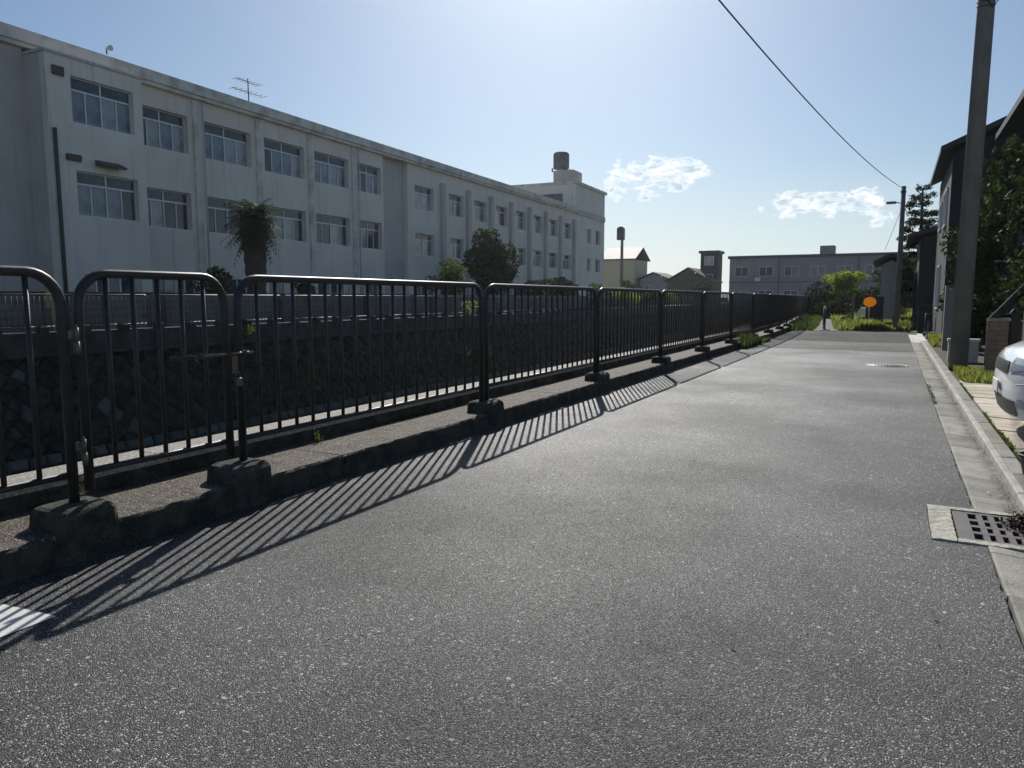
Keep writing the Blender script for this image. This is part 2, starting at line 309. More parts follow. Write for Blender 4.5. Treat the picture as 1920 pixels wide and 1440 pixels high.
def link(name, me, parent=None, loc=None, rz=0, label=None, cat=None, group=None, kind=None):
    o = bpy.data.objects.new(name, me); COL.objects.link(o)
    if parent is not None: o.parent = parent
    if loc is not None: o.location = loc
    if rz: o.rotation_euler.z = rz
    tag(o, label, cat, group, kind); return o
def tag(o, label=None, cat=None, group=None, kind=None):
    if label: o['label'] = label
    if cat: o['category'] = cat
    if group: o['group'] = group
    if kind: o['kind'] = kind
    return o
def empty(name, loc, label, cat, group=None, rz=0, kind=None): return link(name, None, None, loc, rz, label, cat, group, kind)
def copy_tree(o, parent=None):
    c = o.copy(); COL.objects.link(c)
    if parent is not None: c.parent = parent
    for ch in [x for x in o.children]: copy_tree(ch, c)
    return c
ORD = ['first', 'second', 'third', 'fourth', 'fifth', 'sixth', 'seventh', 'eighth', 'ninth', 'tenth', 'eleventh', 'twelfth', 'thirteenth', 'fourteenth', 'fifteenth', 'sixteenth']

# ------------------------------------------------------------------ haze
hm = bpy.data.materials.new('haze'); hm.use_nodes = True; hm.node_tree.nodes.clear()
hv_ = hm.node_tree.nodes.new('ShaderNodeVolumePrincipled'); ho = hm.node_tree.nodes.new('ShaderNodeOutputMaterial'); hm.node_tree.links.new(hv_.outputs[0], ho.inputs['Volume'])
hv_.inputs['Color'].default_value = (.93, .96, 1, 1); hv_.inputs['Density'].default_value = 0.0002; hv_.inputs['Anisotropy'].default_value = .55
MB().box(-1520, 1520, -920, 1820, -5.5, 21.5).build('haze', hm, kind='stuff')

# ------------------------------------------------------------------ line of the river wall
def wall_x(y):
    """x of the near fence line"""
    pts = [(-60, -3.53), (24.3, -3.53), (27.6, -3.60), (31.35, -3.75), (35.2, -3.96), (39.1, -4.21), (43.8, -4.56), (200, -13.2)]
    for (a, b), (c, d) in zip(pts, pts[1:]):
        if y <= c: return b + (d - b) * (y - a) / (c - a)
    return pts[-1][1]
YS = [-40, 0, 24.3, 27.6, 31.35, 35.2, 39.1, 43.8, 60, 90, 130, 200]
def strip(xo0, xo1, z0, z1, y0, y1):
    """solid strip running beside the fence line: offsets from wall_x"""
    ys = [y0] + [y for y in YS if y0 < y < y1] + [y1]; b = MB(); n = len(ys)
    vs = []
    for y in ys:
        x = wall_x(y); vs += [(x + xo0, y, z0), (x + xo1, y, z0), (x + xo1, y, z1), (x + xo0, y, z1)]
    fs = [(3, 2, 1, 0), tuple(4 * (n - 1) + i for i in range(4))]
    for i in range(n - 1):
        for j in range(4):
            q = (j + 1) % 4; fs.append((4 * i + j, 4 * i + q, 4 * i + 4 + q, 4 * i + 4 + j))
    return b.add(vs, fs)
def sheet(poly, z, name, m, **k):
    b = MB(); b.add([(x, y, z) for x, y in poly], [tuple(range(len(poly)))]); return b.build(name, m, **k)

# ------------------------------------------------------------------ ground
b = MB(); b.add([(-1500, -900, -4.3), (1500, -900, -4.3), (1500, 1800, -4.3), (-1500, 1800, -4.3)], [(0, 1, 2, 3)])
b.build('river_bed', 'bed', kind='structure')
b = MB(); b.add([(-15.5, -60, -4.24), (-8, -60, -4.24), (-8, 44, -4.24), (-19, 200, -4.24), (-27, 200, -4.24), (-15.5, 44, -4.24)], [(0, 1, 2, 3, 4, 5)])
b.build('water', 'water', kind='structure')
ys = [y for y in YS if y >= -40]
poly = [(wall_x(y) - .5, y) for y in ys] + [(-60, 320), (-1000, 1260), (-1000, 1790), (1490, 1790), (1490, -890), (-5, -890), (wall_x(-40) - .5, -60)]
b = MB(); b.prism(poly, -4.29, -.06); b.build('ground', 'ground', kind='structure')
poly = [(-22.45, -60), (-22.45, 45), (-33, 200), (-70, 320), (-1005, 1255), (-1490, 1790), (-1490, -890), (-22.45, -890)]
b = MB(); b.prism(poly, -4.29, .18); b.build('far_bank_ground', 'ground', kind='structure')
# road
ra = random.Random(3)
def road_sheet(x0, x1, y0, y1, ragged=False):
    b = MB(); vs = []; n = max(1, int((y1 - y0) / .04)) if ragged else 1
    for i in range(n + 1):
        y = y0 + (y1 - y0) * i / n; vs += [(x0, y, 0), (x1 + (-abs(ra.gauss(0, .005)) - .004 * (1 + math.sin(y * 2.3)) if ragged else 0), y, 0)]
    return vs, [(2 * i, 2 * i + 1, 2 * i + 3, 2 * i + 2) for i in range(n)]
b = MB()
for a in ((-3.41, .236, -30, 31.1), (.236, .486, -30, -3), (.236, .488, -3, 4.305, True), (.236, .488, 5.025, 20, True), (.236, .486, 20, 31.1)): b.add(*road_sheet(*a))
b.build('road', 'asphalt', kind='structure')
b = MB(); b.box(-3.41, .484, 19.6, 23.3, .0, .004); b.build('road_patch', 'asphalt_mid', kind='structure')
b = MB(); b.box(-3.41, .484, 23.304, 31.1, .0, .005); b.build('road_patch', 'asphalt_dark', kind='structure')
# footpath beyond the bollard
pv = [(-3.3, -1.95, 31.1), (-3.35, -2.25, 34), (-3.6, -2.55, 38), (-4.1, -2.9, 44), (-5.3, -4.1, 66), (-7.8, -6.5, 110), (-12.2, -10.7, 190)]
b = MB(); vs = []
for l, r_, y in pv: vs += [(l, y, .0), (r_, y, .0)]
b.add(vs, [(2 * i, 2 * i + 1, 2 * i + 3, 2 * i + 2) for i in range(len(pv) - 1)]); b.build('footpath', 'asphalt_mid', kind='structure')
# white line end, bottom left
b = MB(); n = 30; vs = []
for i in range(n + 1):
    y = -3 + 4.64 * i / n; vs += [(-3.22 + rnd.uniform(-.006, .006), y, .004), (-2.872 + rnd.uniform(-.007, .007), y, .004)]
vs[-2:] = [(-3.22, 1.61, .004), (-2.872, 1.645, .004)]
b.add(vs, [(2 * i, 2 * i + 1, 2 * i + 3, 2 * i + 2) for i in range(n)]); b.build('road_marking', 'paint', kind='structure')

# ------------------------------------------------------------------ riverside kerb, parapet wall
kerb = strip(-.44, .09, -.05, .10, -30, 48).build('riverside_kerb', 'kerb', kind='structure')
def kerb_piece(y0, y1, parent):
    """kerb length with an eroded front edge"""
    n = max(3, int((y1 - y0) / .05)) if y1 < 14 else max(3, int((y1 - y0) / .3)); b = MB(); vs = []
    prof = [(.13, -.03), (.13, .06), (.130, .135), (.118, .150), (-.10, .151), (-.43, .150), (-.43, .10)]
    for i in range(n + 1):
        y = y0 + (y1 - y0) * i / n; x = wall_x(y)
        for k, (dx, z) in enumerate(prof):
            a = (.0045 if k in (1, 2, 3) else .002) * (1 if y1 < 25 else .4)
            w = math.sin(y * 3.1) * .003 + math.sin(y * 11.7) * .001
            vs.append((x + dx + (w if k < 4 else 0) + rnd.uniform(-a, a), y, z + (rnd.uniform(-a, a) * .7 if k > 0 else 0)))
    m = len(prof)
    fs = [(i * m + k, i * m + k + 1, (i + 1) * m + k + 1, (i + 1) * m + k) for i in range(n) for k in range(m - 1)]
    fs += [tuple(range(m)), tuple(n * m + k for k in range(m))]
    b.add(vs, fs); o = b.build('kerb_stone', 'kerb', parent); o.data.materials.append(M['shadecon'])
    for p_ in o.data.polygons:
        if abs(p_.normal.x) > .75: p_.material_index = 1  # upright faces take the darker tone, shade put into their colour
    return o
edges = [-10, -6.1, -2.0, .62, 3.98, 7.8, 12.5, 17, 22, 27, 32, 38, 48]
for a, c in zip(edges, edges[1:]): kerb_piece(a + .006, c - .006, kerb)
par = empty('parapet_wall', (0, 0, 0), 'low dark concrete river wall with pebbly pale top right behind the near fence', 'wall')
strip(-.71, -.425, -4.28, .245, -30, 190).build('wall_body', 'shadecon', par)
b = MB()
ye = list(range(-12, 48, 3))
for a in ye:
    c = a + 3; q = strip(-.725, -.415, .245, .285, a + .004, c - .004)
    # children of their own: coping lengths
    q.build('coping', 'parapet', par)
strip(-.725, -.415, .245, .285, 48.01, 190).build('coping', 'parapet', par)

# ------------------------------------------------------------------ near fence
PITCH = 3.08
T0 = 1.372   # rail centre height so that the tube top is at 1.395
def u_path(y0, y1, zb, zt, rad=.16, n=7):
    p = [(0, y0, zb)]
    for i in range(n + 1):
        t = math.pi / 2 * i / n; p.append((0, y0 + rad - rad * math.cos(t), zt - rad + rad * math.sin(t)))
    for i in range(n + 1):
        t = math.pi / 2 * i / n; p.append((0, y1 - rad + rad * math.sin(t), zt - rad + rad * math.cos(t)))
    p.append((0, y1, zb)); return p
def fence_panel(length, nbars, bars_each=True, rail_r=.025, post_r=.022, label=None, group=None):
    t = empty('guard_fence', (0, 0, 0), label, 'fence', group)
    a, c = .052, length - .052
    MB().tube(u_path(a, c, .25, T0), rail_r, 10).build('frame', 'frame', t)
    MB().tube([(0, a + .01, .392), (0, c - .01, .392)], .017, 8).build('bottom_rail', 'frame', t)
    step = (c - a) / (nbars + 1); me = MB().tube([(0, 0, .395), (0, 0, T0)], .0125, 8).mesh('bar', 'frame')
    if bars_each:
        for i in range(nbars): link('bar', me, t, (0, a + step * (i + 1), 0))
    else:
        b = MB()
        for i in range(nbars):
            y = a + step * (i + 1); b.tube([(0, y, .395), (0, y, T0)], .0125, 5)
        b.build('bars', 'frame', t, kind='stuff')
    return t
proto = fence_panel(PITCH, 18)
B0 = 3.16
starts = []
y = B0
x = wall_x(y)
while y < 150:
    starts.append(y); y += PITCH
lab = lambda i: ('%s full brown barred fence panel beyond the latch side of the little gate' % ORD[i]) if i < 12 else ('%s small fence panel beyond the bollard, before the fence thins to a dark band' % ORD[i - 12] if i < 18 else 'distant brown fence panel merging into the thin dark band where the fence bends away')
far_proto = None
for i, y in enumerate(starts):
    a = wall_x(y); c = wall_x(y + PITCH); rz = math.atan2(-(c - a), PITCH)
    if i == 0: o = proto
    elif i < 10: o = copy_tree(proto)
    else:
        if far_proto is None: o = far_proto = fence_panel(PITCH, 18, False)
        else: o = copy_tree(far_proto)
    o.location = (a, y, 0); o.rotation_euler.z = rz; o.rotation_euler.y = R(rnd.uniform(-.35, .35)) if i else 0
    tag(o, lab(i), 'fence', 'near fence panels')
for k, y in enumerate((2.20 - PITCH, 2.20 - 2 * PITCH)):
    o = copy_tree(proto); o.location = (-3.53, y, 0)
    tag(o, ['brown barred fence panel cut by the left edge, before the gate hinges', 'brown fence panel just outside the left edge behind the viewer'][k], 'fence', 'near fence panels')
# gate
gate = empty('fence_gate', (-3.53, 2.155, 0), 'narrow five-bar brown gate in the near fence with bolt and padlock', 'gate')
gl = B0 - 2.155
MB().tube(u_path(.075, gl - .045, .30, T0), .024, 10).build('frame', 'frame', gate)
MB().tube([(0, .08, .392), (0, gl - .05, .392)], .017, 8).build('bottom_rail', 'frame', gate)
me = bpy.data.meshes['bar']
for i in range(5): link('bar', me, gate, (0, .075 + (gl - .12) / 6 * (i + 1), 0))
for z in (.50, 1.045):
    h = MB().tube([(.034, .038, z - .065), (.034, .038, z - .002)], .0125, 10); h.tube([(.034, .038, z + .002), (.034, .038, z + .065)], .0115, 10); h.tube([(.034, .038, z + .06), (.034, .038, z + .078)], .006, 8); h.box(.0, .028, .040, .062, z - .05, z - .012); h.box(.0, .028, .0, .030, z + .012, z + .05)
    hb = h.build('hinge', 'galv', gate)
lt = MB().box(.012, .022, .56, gl - .03, .903, .928).build('latch_plate', 'frame', gate)
bo = MB().tube([(.036, .70, .918), (.036, gl + .13, .922)], .0085, 8); bo.tube([(.036, .72, .918), (.036, .72, .89)], .007, 6)
bo.build('bolt', 'galv', gate)
for yy in (.74, .95, gl + .06): MB().box(.018, .052, yy - .012, yy + .012, .902, .937).build('bolt_guide', 'rust', gate)
pl = MB().box(.026, .032, gl - .03, gl + .012, .80, .905).build('hasp', 'galv', gate)
b = MB().bevbox(.03, .052, gl - .02, gl + .025, .725, .775, .004); b.build('padlock', 'galv', gate)
MB().tube([(.041, gl - .01, .773), (.041, gl - .01, .80), (.041, gl + .002, .815), (.041, gl + .014, .80), (.041, gl + .014, .773)], .004, 6).build('padlock_shackle', 'galv', gate)

# footing blocks
def footing(seed):
    r = random.Random(seed); b = MB(); j = lambda a: r.uniform(-a, a)
    levels = [(-.005, 0), (.12, 0.002), (.222, .008), (.247, .022), (.256, .045)]
    vs = []; hx, hy, cut = .142, .155, .026
    for z, ins in levels:
        X, Y = hx - ins, hy - ins; c = cut
        for (a, d) in ((X, -Y + c), (X, Y - c), (X - c, Y), (-X + c, Y), (-X, Y - c), (-X, -Y + c), (-X + c, -Y), (X - c, -Y)):
            vs.append((a + j(.003), d + j(.003), z + (j(.003) if z > .1 else 0)))
    fs = [(8 * i + k, 8 * i + (k + 1) % 8, 8 * i + 8 + (k + 1) % 8, 8 * i + 8 + k) for i in range(len(levels) - 1) for k in range(8)]
    fs.append(tuple(8 * (len(levels) - 1) + k for k in range(8))); b.add(vs, fs, False); return b.mesh('footing_block', 'shadecon')  # same shade-darkened concrete on every side of the block
fm = [footing(i) for i in range(5)]
yb = [2.13 - PITCH, 2.13] + [s for s in starts]
for i, y in enumerate(yb):
    x = wall_x(y)
    if i == 0: l = 'dark concrete block under the fence just outside the left edge'
    elif i == 1: l = 'largest dark concrete footing block, under the gate hinges at bottom left'
    elif i == 2: l = 'dark concrete footing block under the latch post of the gate'
    elif i < 15: l = '%s dark concrete footing block beyond the latch post, under a fence joint' % ORD[i - 3]
    else: l = 'small far concrete footing block among weeds under the bending fence'
    link('footing_block', fm[i % 5], None, (x + .018, y, 0), rnd.uniform(-.03, .03) + math.atan2(-(wall_x(y + 1) - x), 1), l, 'concrete block', 'footing blocks under the near fence')

# ------------------------------------------------------------------ right-hand gutter
gut = MB(); gut.box(.46, .90, -12, 4.30, -.055, -.033); gut.box(.46, .90, 5.03, 28.6, -.055, -.033); gut = gut.build('gutter', 'joint', kind='structure')
def slabmesh(m, name='gutter_slab'):
    # dished slab with the lip rising on its right
    b = MB(); L = .594; prof = [(0, -.03), (0, .006), (.012, .0085), (.13, -.002), (.225, -.006), (.240, .0), (.246, -.03)]
    r = rnd
    vs = []
    for i in range(2):
        for (x, z) in prof: vs.append((x, i * L, z))
    n = len(prof); fs = [(k, k + 1, k + 1 + n, k + n) for k in range(n - 1)] + [tuple(range(n)), tuple(range(n, 2 * n))]
    b.add(vs, fs); return b.mesh(name, m)
sm, sn = slabmesh('slab_gutter'), slabmesh('slab_new')
lipm = {}
for key, m in (('old', 'lip'), ('new', 'slab_new')):
    b = MB(); L = .594; prof = [(.248, -.03), (.252, .040), (.262, .052), (.296, .052), (.300, -.03)]
    vs = [(x, i * L, z) for i in range(2) for x, z in prof]; n = len(prof)
    b.add(vs, [(k, k + 1, k + 1 + n, k + n) for k in range(n - 1)] + [tuple(range(n)), tuple(range(n, 2 * n))]); lipm[key] = b.mesh('kerb_lip', m)
bk = MB().bevbox(.304, .398, 0, .592, -.03, .050, .004).mesh('edging_block', 'slab')
bkn = MB().bevbox(.304, .398, 0, .592, -.03, .050, .004).mesh('edging_block', 'slab_new')
y = -4.2; k = 0
GR0, GR1 = 4.31, 5.02
while y < 28.4:
    new = y > 23.7
    if not (y + .6 > GR0 and y < GR1 - .05):
        o = link('gutter_slab', sn if new else sm, gut, (.487 + rnd.uniform(-.003, .003), y, rnd.uniform(-.003, .003)), rnd.uniform(-.004, .004))
    o = link('kerb_lip', lipm['new' if new else 'old'], gut, (.487, y + rnd.uniform(-.002, .002), rnd.uniform(-.002, .002)), rnd.uniform(-.003, .003))
    o = link('edging_block', bkn if new else bk, gut, (.487, y, rnd.uniform(-.004, .002)))
    y += .6; k += 1
# fit partial slabs at the grate
yy = -4.2
while yy + .6 <= GR0: yy += .6
if GR0 - yy > .08:
    o = link('gutter_slab', sm, gut, (.487, yy, 0)); o.scale.y = (GR0 - yy - .006) / .594
y2 = yy
while y2 < GR1 - .05: y2 += .6
if y2 - GR1 > .05:
    o = link('gutter_slab', sm, gut, (.487, GR1 + .004, 0)); o.scale.y = (y2 - GR1 - .008) / .594
# drain with grating
dr = empty('storm_drain', (.24, GR0, 0), 'square cast iron drain grate in a rough pale concrete frame', 'drain grate')
def rough(b_, x0, x1, y0, y1, z0, z1, s_=.03, j=.004):
    nx = max(1, int((x1 - x0) / s_)); ny = max(1, int((y1 - y0) / s_)); vs = []; 
    for i in range(ny + 1):
        for k in range(nx + 1):
            e = (i in (0, ny)) or (k in (0, nx))
            vs.append((x0 + (x1 - x0) * k / nx + rnd.uniform(-j, j) * e, y0 + (y1 - y0) * i / ny + rnd.uniform(-j, j) * e, z1 + rnd.uniform(-.0025, .0025)))
    w = nx + 1; fs = [(i * w + k, i * w + k + 1, (i + 1) * w + k + 1, (i + 1) * w + k) for i in range(ny) for k in range(nx)]
    o = len(vs); ring = [k for k in range(nx + 1)] + [i * w + nx for i in range(1, ny + 1)] + [ny * w + k for k in range(nx - 1, -1, -1)] + [i * w for i in range(ny - 1, 0, -1)]
    for r_ in ring: vs.append((vs[r_][0], vs[r_][1], z0))
    for a in range(len(ring)):
        c = (a + 1) % len(ring); fs.append((ring[a], ring[c], o + c, o + a))
    b_.add(vs, fs); return b_
M['roughcon'] = mat('rough_pale_concrete', (.50, .47, .39), .9, var=(9, (.33, .31, .25), .4, .65), speck=(120, (.62, .59, .5), .7), stain=(25, (.17, .155, .12), .6, .75), bump=(55, 1.0), coords='World', bumpdist=.008)
rough(MB(), 0, .115, 0, .71, -.05, .010).build('frame_slab', 'roughcon', dr)
rough(MB(), .119, .505, 0, .058, -.05, .010, j=.002).build('frame_edge', 'roughcon', dr)
rough(MB(), .119, .46, .652, .71, -.05, .010, j=.002).build('frame_edge', 'roughcon', dr)
MB().box(.119, .51, .06, .65, -.058, -.050).build('sump_dark_plate', 'hole', dr)  # shallow black plate, paints in the dark depth below the grating
g = MB(); gx0, gx1, gy0, gy1 = .125, .505, .064, .646
g.box(gx0, gx1, gy0, gy0 + .035, -.03, .004); g.box(gx0, gx1, gy1 - .035, gy1, -.03, .004); g.box(gx0, gx0 + .075, gy0 + .035, gy1 - .035, -.03, .004)
g.box(gx1 - .02, gx1, gy0 + .035, gy1 - .035, -.03, .004)
nh_, nv_ = 5, 4
a0, a1 = gx0 + .075, gx1 - .02; c0, c1 = gy0 + .035, gy1 - .035
for i in range(1, nh_): 
    xx = a0 + (a1 - a0) * i / nh_; g.box(xx - .015, xx + .015, c0, c1, -.028, .003)
for i in range(1, nv_):
    yy = c0 + (c1 - c0) * i / nv_; g.box(a0, a1, yy - .021, yy + .021, -.03, .0035)
g.build('grating', 'iron', dr)

# forecourt paving right of the kerb
fc = MB().box(.888, 9, 4.0, 13.0, -.05, .028).build('forecourt', 'joint', kind='structure')
MB().box(.888, 9, -6.0, 3.99, -.05, .045).build('forecourt', 'slab_new', kind='structure')
b = MB().box(.888, 9, 13.02, 24.2, -.05, .02).build('front_garden', 'soil', kind='structure')
gx = [.90 + .34 * i for i in range(8)]; gy = [5.0 + .42 * i for i in range(19)]
P = {(i, j): (gx[i] + (rnd.uniform(-.09, .09) if i else 0), gy[j] + rnd.uniform(-.12, .12)) for i in range(8) for j in range(19)}
for i in range(7):
    for j in range(18):
        q = [P[i, j], P[i + 1, j], P[i + 1, j + 1], P[i, j + 1]]; cx = sum(a[0] for a in q) / 4; cy = sum(a[1] for a in q) / 4
        q = [(cx + (a - cx) * .93, cy + (c - cy) * .93) for a, c in q]
        MB().prism(q, .0, .046 + rnd.uniform(-.004, .004)).build('paving_stone', 'paving', fc)

# manhole
mh = empty('manhole_cover', (-.05, 15.4, 0), 'round pale worn manhole cover in the right of the road', 'manhole cover')
MB().lathe([(.36, -.01), (.36, .006), (.315, .007), (.312, .002)], 40).build('rim', 'iron_pale', mh)
b = MB().lathe([(.308, -.01), (.308, .007), (.0001, .007)], 40)
for a in range(-5, 6):
    for c in range(-5, 6):
        if a * a + c * c < 26 and (a + c) % 2 == 0: b.box(a * .05 - .018, a * .05 + .018, c * .05 - .018, c * .05 + .018, .007, .012)
b.build('cover', 'iron_pale', mh)

# ------------------------------------------------------------------ far river wall, fence
FW = -22.0
fw = empty('stone_river_wall', (0, 0, 0), 'dark sloping rubble-stone retaining wall on the far side of the river', 'wall')
def fx(y): return FW if y < 45 else FW - .07 * (y - 45)
def fstrip(x0, x1, z0, z1, y0, y1, xs=0):
    ys = [y0] + [y for y in (45, 120) if y0 < y < y1] + [y1]; b = MB(); vs = []
    for y in ys:
        X = fx(y); vs += [(X + x0, y, z0), (X + x1, y, z0), (X + x1 + xs, y, z1), (X + x0, y, z1)]
    n = len(ys); fs = [(3, 2, 1, 0), tuple(4 * (n - 1) + i for i in range(4))]
    for i in range(n - 1):
        for j in range(4):
            q = (j + 1) % 4; fs.append((4 * i + j, 4 * i + q, 4 * i + 4 + q, 4 * i + 4 + j))
    return b.add(vs, fs)
fstrip(-.45, .22, -.32, .26, -20, 180).build('concrete_band', 'band', fw)
fstrip(-.2, .42, -.42, -.322, -20, 180).build('ledge', 'band', fw)
fstrip(-.45, 1.55, -4.28, -.43, -20, 180, -1.45).build('mortar_bed', 'mortar', fw)
def slope_pt(y, t):   # t down the slope from the top, metres
    L = math.hypot(1.45, 3.85); return Vector((fx(y) + .12 + 1.45 * t / L, y, -.43 - 3.85 * t / L))
nrm = Vector((3.85, 0, 1.45)).normalized()
dd = .27
def stone(verts_uv, b, y0, t0, h, origin=None):
    c = [(y0 + u, t0 + v) for u, v in verts_uv]; cu = sum(a for a, _ in c) / len(c); cvv = sum(a for _, a in c) / len(c)
    o = origin or Vector((0, 0, 0)); base = [slope_pt(a, d) - o for a, d in c]
    top = [slope_pt(cu + (a - cu) * .72, cvv + (d - cvv) * .72) + nrm * (h + rnd.uniform(-.02, .02)) - o for a, d in c]
    mid = [slope_pt(cu + (a - cu) * .95, cvv + (d - cvv) * .95) + nrm * (h * .55) - o for a, d in c]
    n = len(c); b.add(base + mid + top, [tuple(range(2 * n, 3 * n))] + [(i, (i + 1) % n, (i + 1) % n + n, i + n) for i in range(n)] + [(n + i, n + (i + 1) % n, n + (i + 1) % n + n, i + 2 * n) for i in range(n)])
J = {}
def jp(i, j):
    if (i, j) not in J: J[i, j] = (rnd.uniform(-.11, .11), rnd.uniform(-.11, .11))
    return J[i, j]
rest = MB(); cnt = 0
cells = []
for j in range(0, 13):
    for i in range(int(7 / dd), int(95 / dd)):
        if (i + j) % 2: continue
        cells.append((i, j))
cells.sort(key=lambda c: (c[0] > 60, c[0]))
for (i, j) in cells:
    cy, ct = i * dd, .05 + j * dd
    if ct > 2.95: continue
    pts = []
    for (di, dj) in ((-1, 0), (0, -1), (1, 0), (0, 1)):
        q = jp(i + di, j + dj); pts.append((di * dd + q[0], dj * dd + q[1]))
    pts = [(a * .96, max(-ct + .0, c * .96)) for a, c in pts]
    h = rnd.uniform(.03, .12)
    if cnt < 150 and 9 < cy < 21:
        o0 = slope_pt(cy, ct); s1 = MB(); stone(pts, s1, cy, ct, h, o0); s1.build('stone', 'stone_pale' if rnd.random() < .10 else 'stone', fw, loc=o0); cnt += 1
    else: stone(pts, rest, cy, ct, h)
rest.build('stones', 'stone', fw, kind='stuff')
# paler squared footing stones at the foot
rest = MB(); cnt = 0
for row in range(3):
    yy = 6.0 + row * .2
    while yy < 95:
        w = rnd.uniform(.38, .62); t = 3.05 + row * .36; pts = [(-w / 2 + .02, -.17), (w / 2 - .02 + rnd.uniform(-.08, .08), -.17), (w / 2 - .02, .15), (-w / 2 + .02 + rnd.uniform(-.06, .06), .15)]
        o0 = slope_pt(yy + w / 2, t)
        if cnt < 100 and 9 < yy < 24: s1 = MB(); stone(pts, s1, yy + w / 2, t, rnd.uniform(.14, .22), o0); s1.build('footing_stone', 'stone_pale', fw, loc=o0); cnt += 1
        else: stone(pts, rest, yy + w / 2, t, rnd.uniform(.14, .22))
        yy += w
rest.build('footing_stones', 'stone_pale', fw, kind='stuff')
# support blocks on the far wall
pm = MB().bevbox(-.14, .14, -.12, .12, -.02, .20, .05).mesh('wall_block', 'band')
yy = 8.9; k = 0
while yy < 62:
    lb = '%s rounded concrete stub on the far river wall, counted from the left edge' % ORD[k - 2] if 2 <= k < 16 else (['rounded concrete stub well outside the left edge', 'rounded concrete stub just outside the left edge'][k] if k < 2 else 'small far concrete stub on the far river wall lost behind the near fence bars')
    link('wall_stub', pm, None, (fx(yy) + .15, yy, .26), 0, lb, 'concrete stub', 'stubs on the far river wall'); yy += 1.27; k += 1
# far fence panels: one mesh each (bars are a pixel wide)
b = MB(); Lp = 3.04
fu = [(0, p[1], p[2]) for p in u_path(.05, Lp - .05, .27, 1.36, .14, 4)]
b.tube(fu, .022, 6); b.tube([(0, .06, .42), (0, Lp - .06, .42)], .018, 6)
fframe = b.mesh('frame', 'farfence'); b = MB()
for i in range(18): b.tube([(0, .05 + (Lp - .1) / 19 * (i + 1), .42), (0, .05 + (Lp - .1) / 19 * (i + 1), 1.36)], .011, 4)
fbars = b.mesh('bars', 'farfence')
y = 13.35 - 3 * Lp; k = 0
while y < 150:
    if k < 2: lb = ['far-bank fence panel well outside the left edge', 'far-bank fence panel cut off just outside the left edge'][k]
    elif k < 14: lb = '%s grey fence panel from the left edge on the far bank' % ORD[k - 2]
    else: lb = 'distant grey fence panel on the far bank seen through the near bars'
    t = empty('guard_fence', (fx(y) - .1, y, 0), lb, 'fence', 'far bank fence panels', math.atan2(-(fx(y + Lp) - fx(y)), Lp))
    link('frame', fframe, t); link('bars', fbars, t, kind='stuff'); y += Lp; k += 1
# block wall behind the far fence
bw = empty('boundary_wall', (0, 0, 0), 'stained grey block wall with dark cap behind the far-bank fence', 'wall')
y = 4.0; k = 0
wallm = MB().box(-.08, .08, 0, 1.96, -.1, 1.19).mesh('wall_panel', 'block')
coursem = None
while y < 96:
    rz = 0
    link('wall_panel', wallm, bw, (-24.0 - max(0, y - 45) * .07, y, .18)); y += 2.0
b = MB(); b.box(-24.12, -23.88, 4, 45, 1.375, 1.46); b.build('cap', 'cap', bw)
b = MB(); b.add([(-24.12, 45.01, 1.375), (-23.88, 45.01, 1.375), (-27.4, 96, 1.375), (-27.7, 96, 1.375), (-24.12, 45.01, 1.46), (-23.88, 45.01, 1.46), (-27.4, 96, 1.46), (-27.7, 96, 1.46)], [(0, 3, 2, 1), (4, 5, 6, 7), (0, 1, 5, 4), (2, 3, 7, 6), (1, 2, 6, 5), (3, 0, 4, 7)]); b.build('cap', 'cap', bw)
pil = MB().box(-.12, .12, -.1, .1, -.1, 1.19).mesh('pier', 'cap')
for yy in (14.6, 18.2, 24, 30, 36, 42): link('pier', pil, bw, (-23.86, yy, .18))
for yy in range(4, 45, 2):
    pass
jm = MB().box(-.004, .004, 0, 38, -.008, .008).mesh('course_joint', 'cap')
for z in (.40, .64, .88, 1.12): link('course_joint', jm, bw, (-23.918, 6, .18 + z - .18))
# yellow notice on a post on the far bank
M['yellow'] = mat('faded_yellow_board', (.30, .27, .14), .7, var=(9, (.38, .30, .12), .4, .7))
nb = empty('notice_board', (-22.7, 13.55, .28), 'faded yellow notice board on a post behind the far fence', 'sign')
MB().box(-.012, .012, -.17, .17, .68, 1.40).build('board', 'yellow', nb)
MB().tube([(-.04, .05, 0), (-.04, .05, 1.35)], .025, 8).build('post', 'greypost', nb)
MB().box(-.016, .006, -.02, .12, .28, .66).build('lower_board', 'yellow', nb)

# ------------------------------------------------------------------ school
SCH = empty('school_building', (-31, 17.3, 0), 'long three-storey grey school building with rows of windows beyond the river', 'school', rz=R(2.0))
# local: +x towards the river, y along the facade
def win_mesh(w, h, name='window', lights=4, transom=True):
    """aluminium frame; local origin at lower left corner, facade plane x=0"""
    b = MB(); t = .05
    b.box(-.06, .03, 0, w, 0, t); b.box(-.06, .03, 0, w, h - t, h); b.box(-.06, .03, 0, t, t, h - t); b.box(-.06, .03, w - t, w, t, h - t)
    zt = h * .70 if transom else h - t
    if transom: b.box(-.06, .025, t, w - t, zt, zt + .07)
    for i in range(1, lights):
        yy = w * i / lights; b.box(-.055, .02, yy - .025, yy + .025, t, zt)
        if transom and i % 2 == 0: b.box(-.055, .02, yy - .03, yy + .03, zt + .07, h - t)
    return b.mesh(name, 'alu'), zt
pane_c = {}
def pane_mesh(w, h, m):
    key = (round(w, 2), round(h, 2), m)
    if key not in pane_c: pane_c[key] = MB().box(-.012, .0, 0, w, 0, h).mesh('pane', m)
    return pane_c[key]
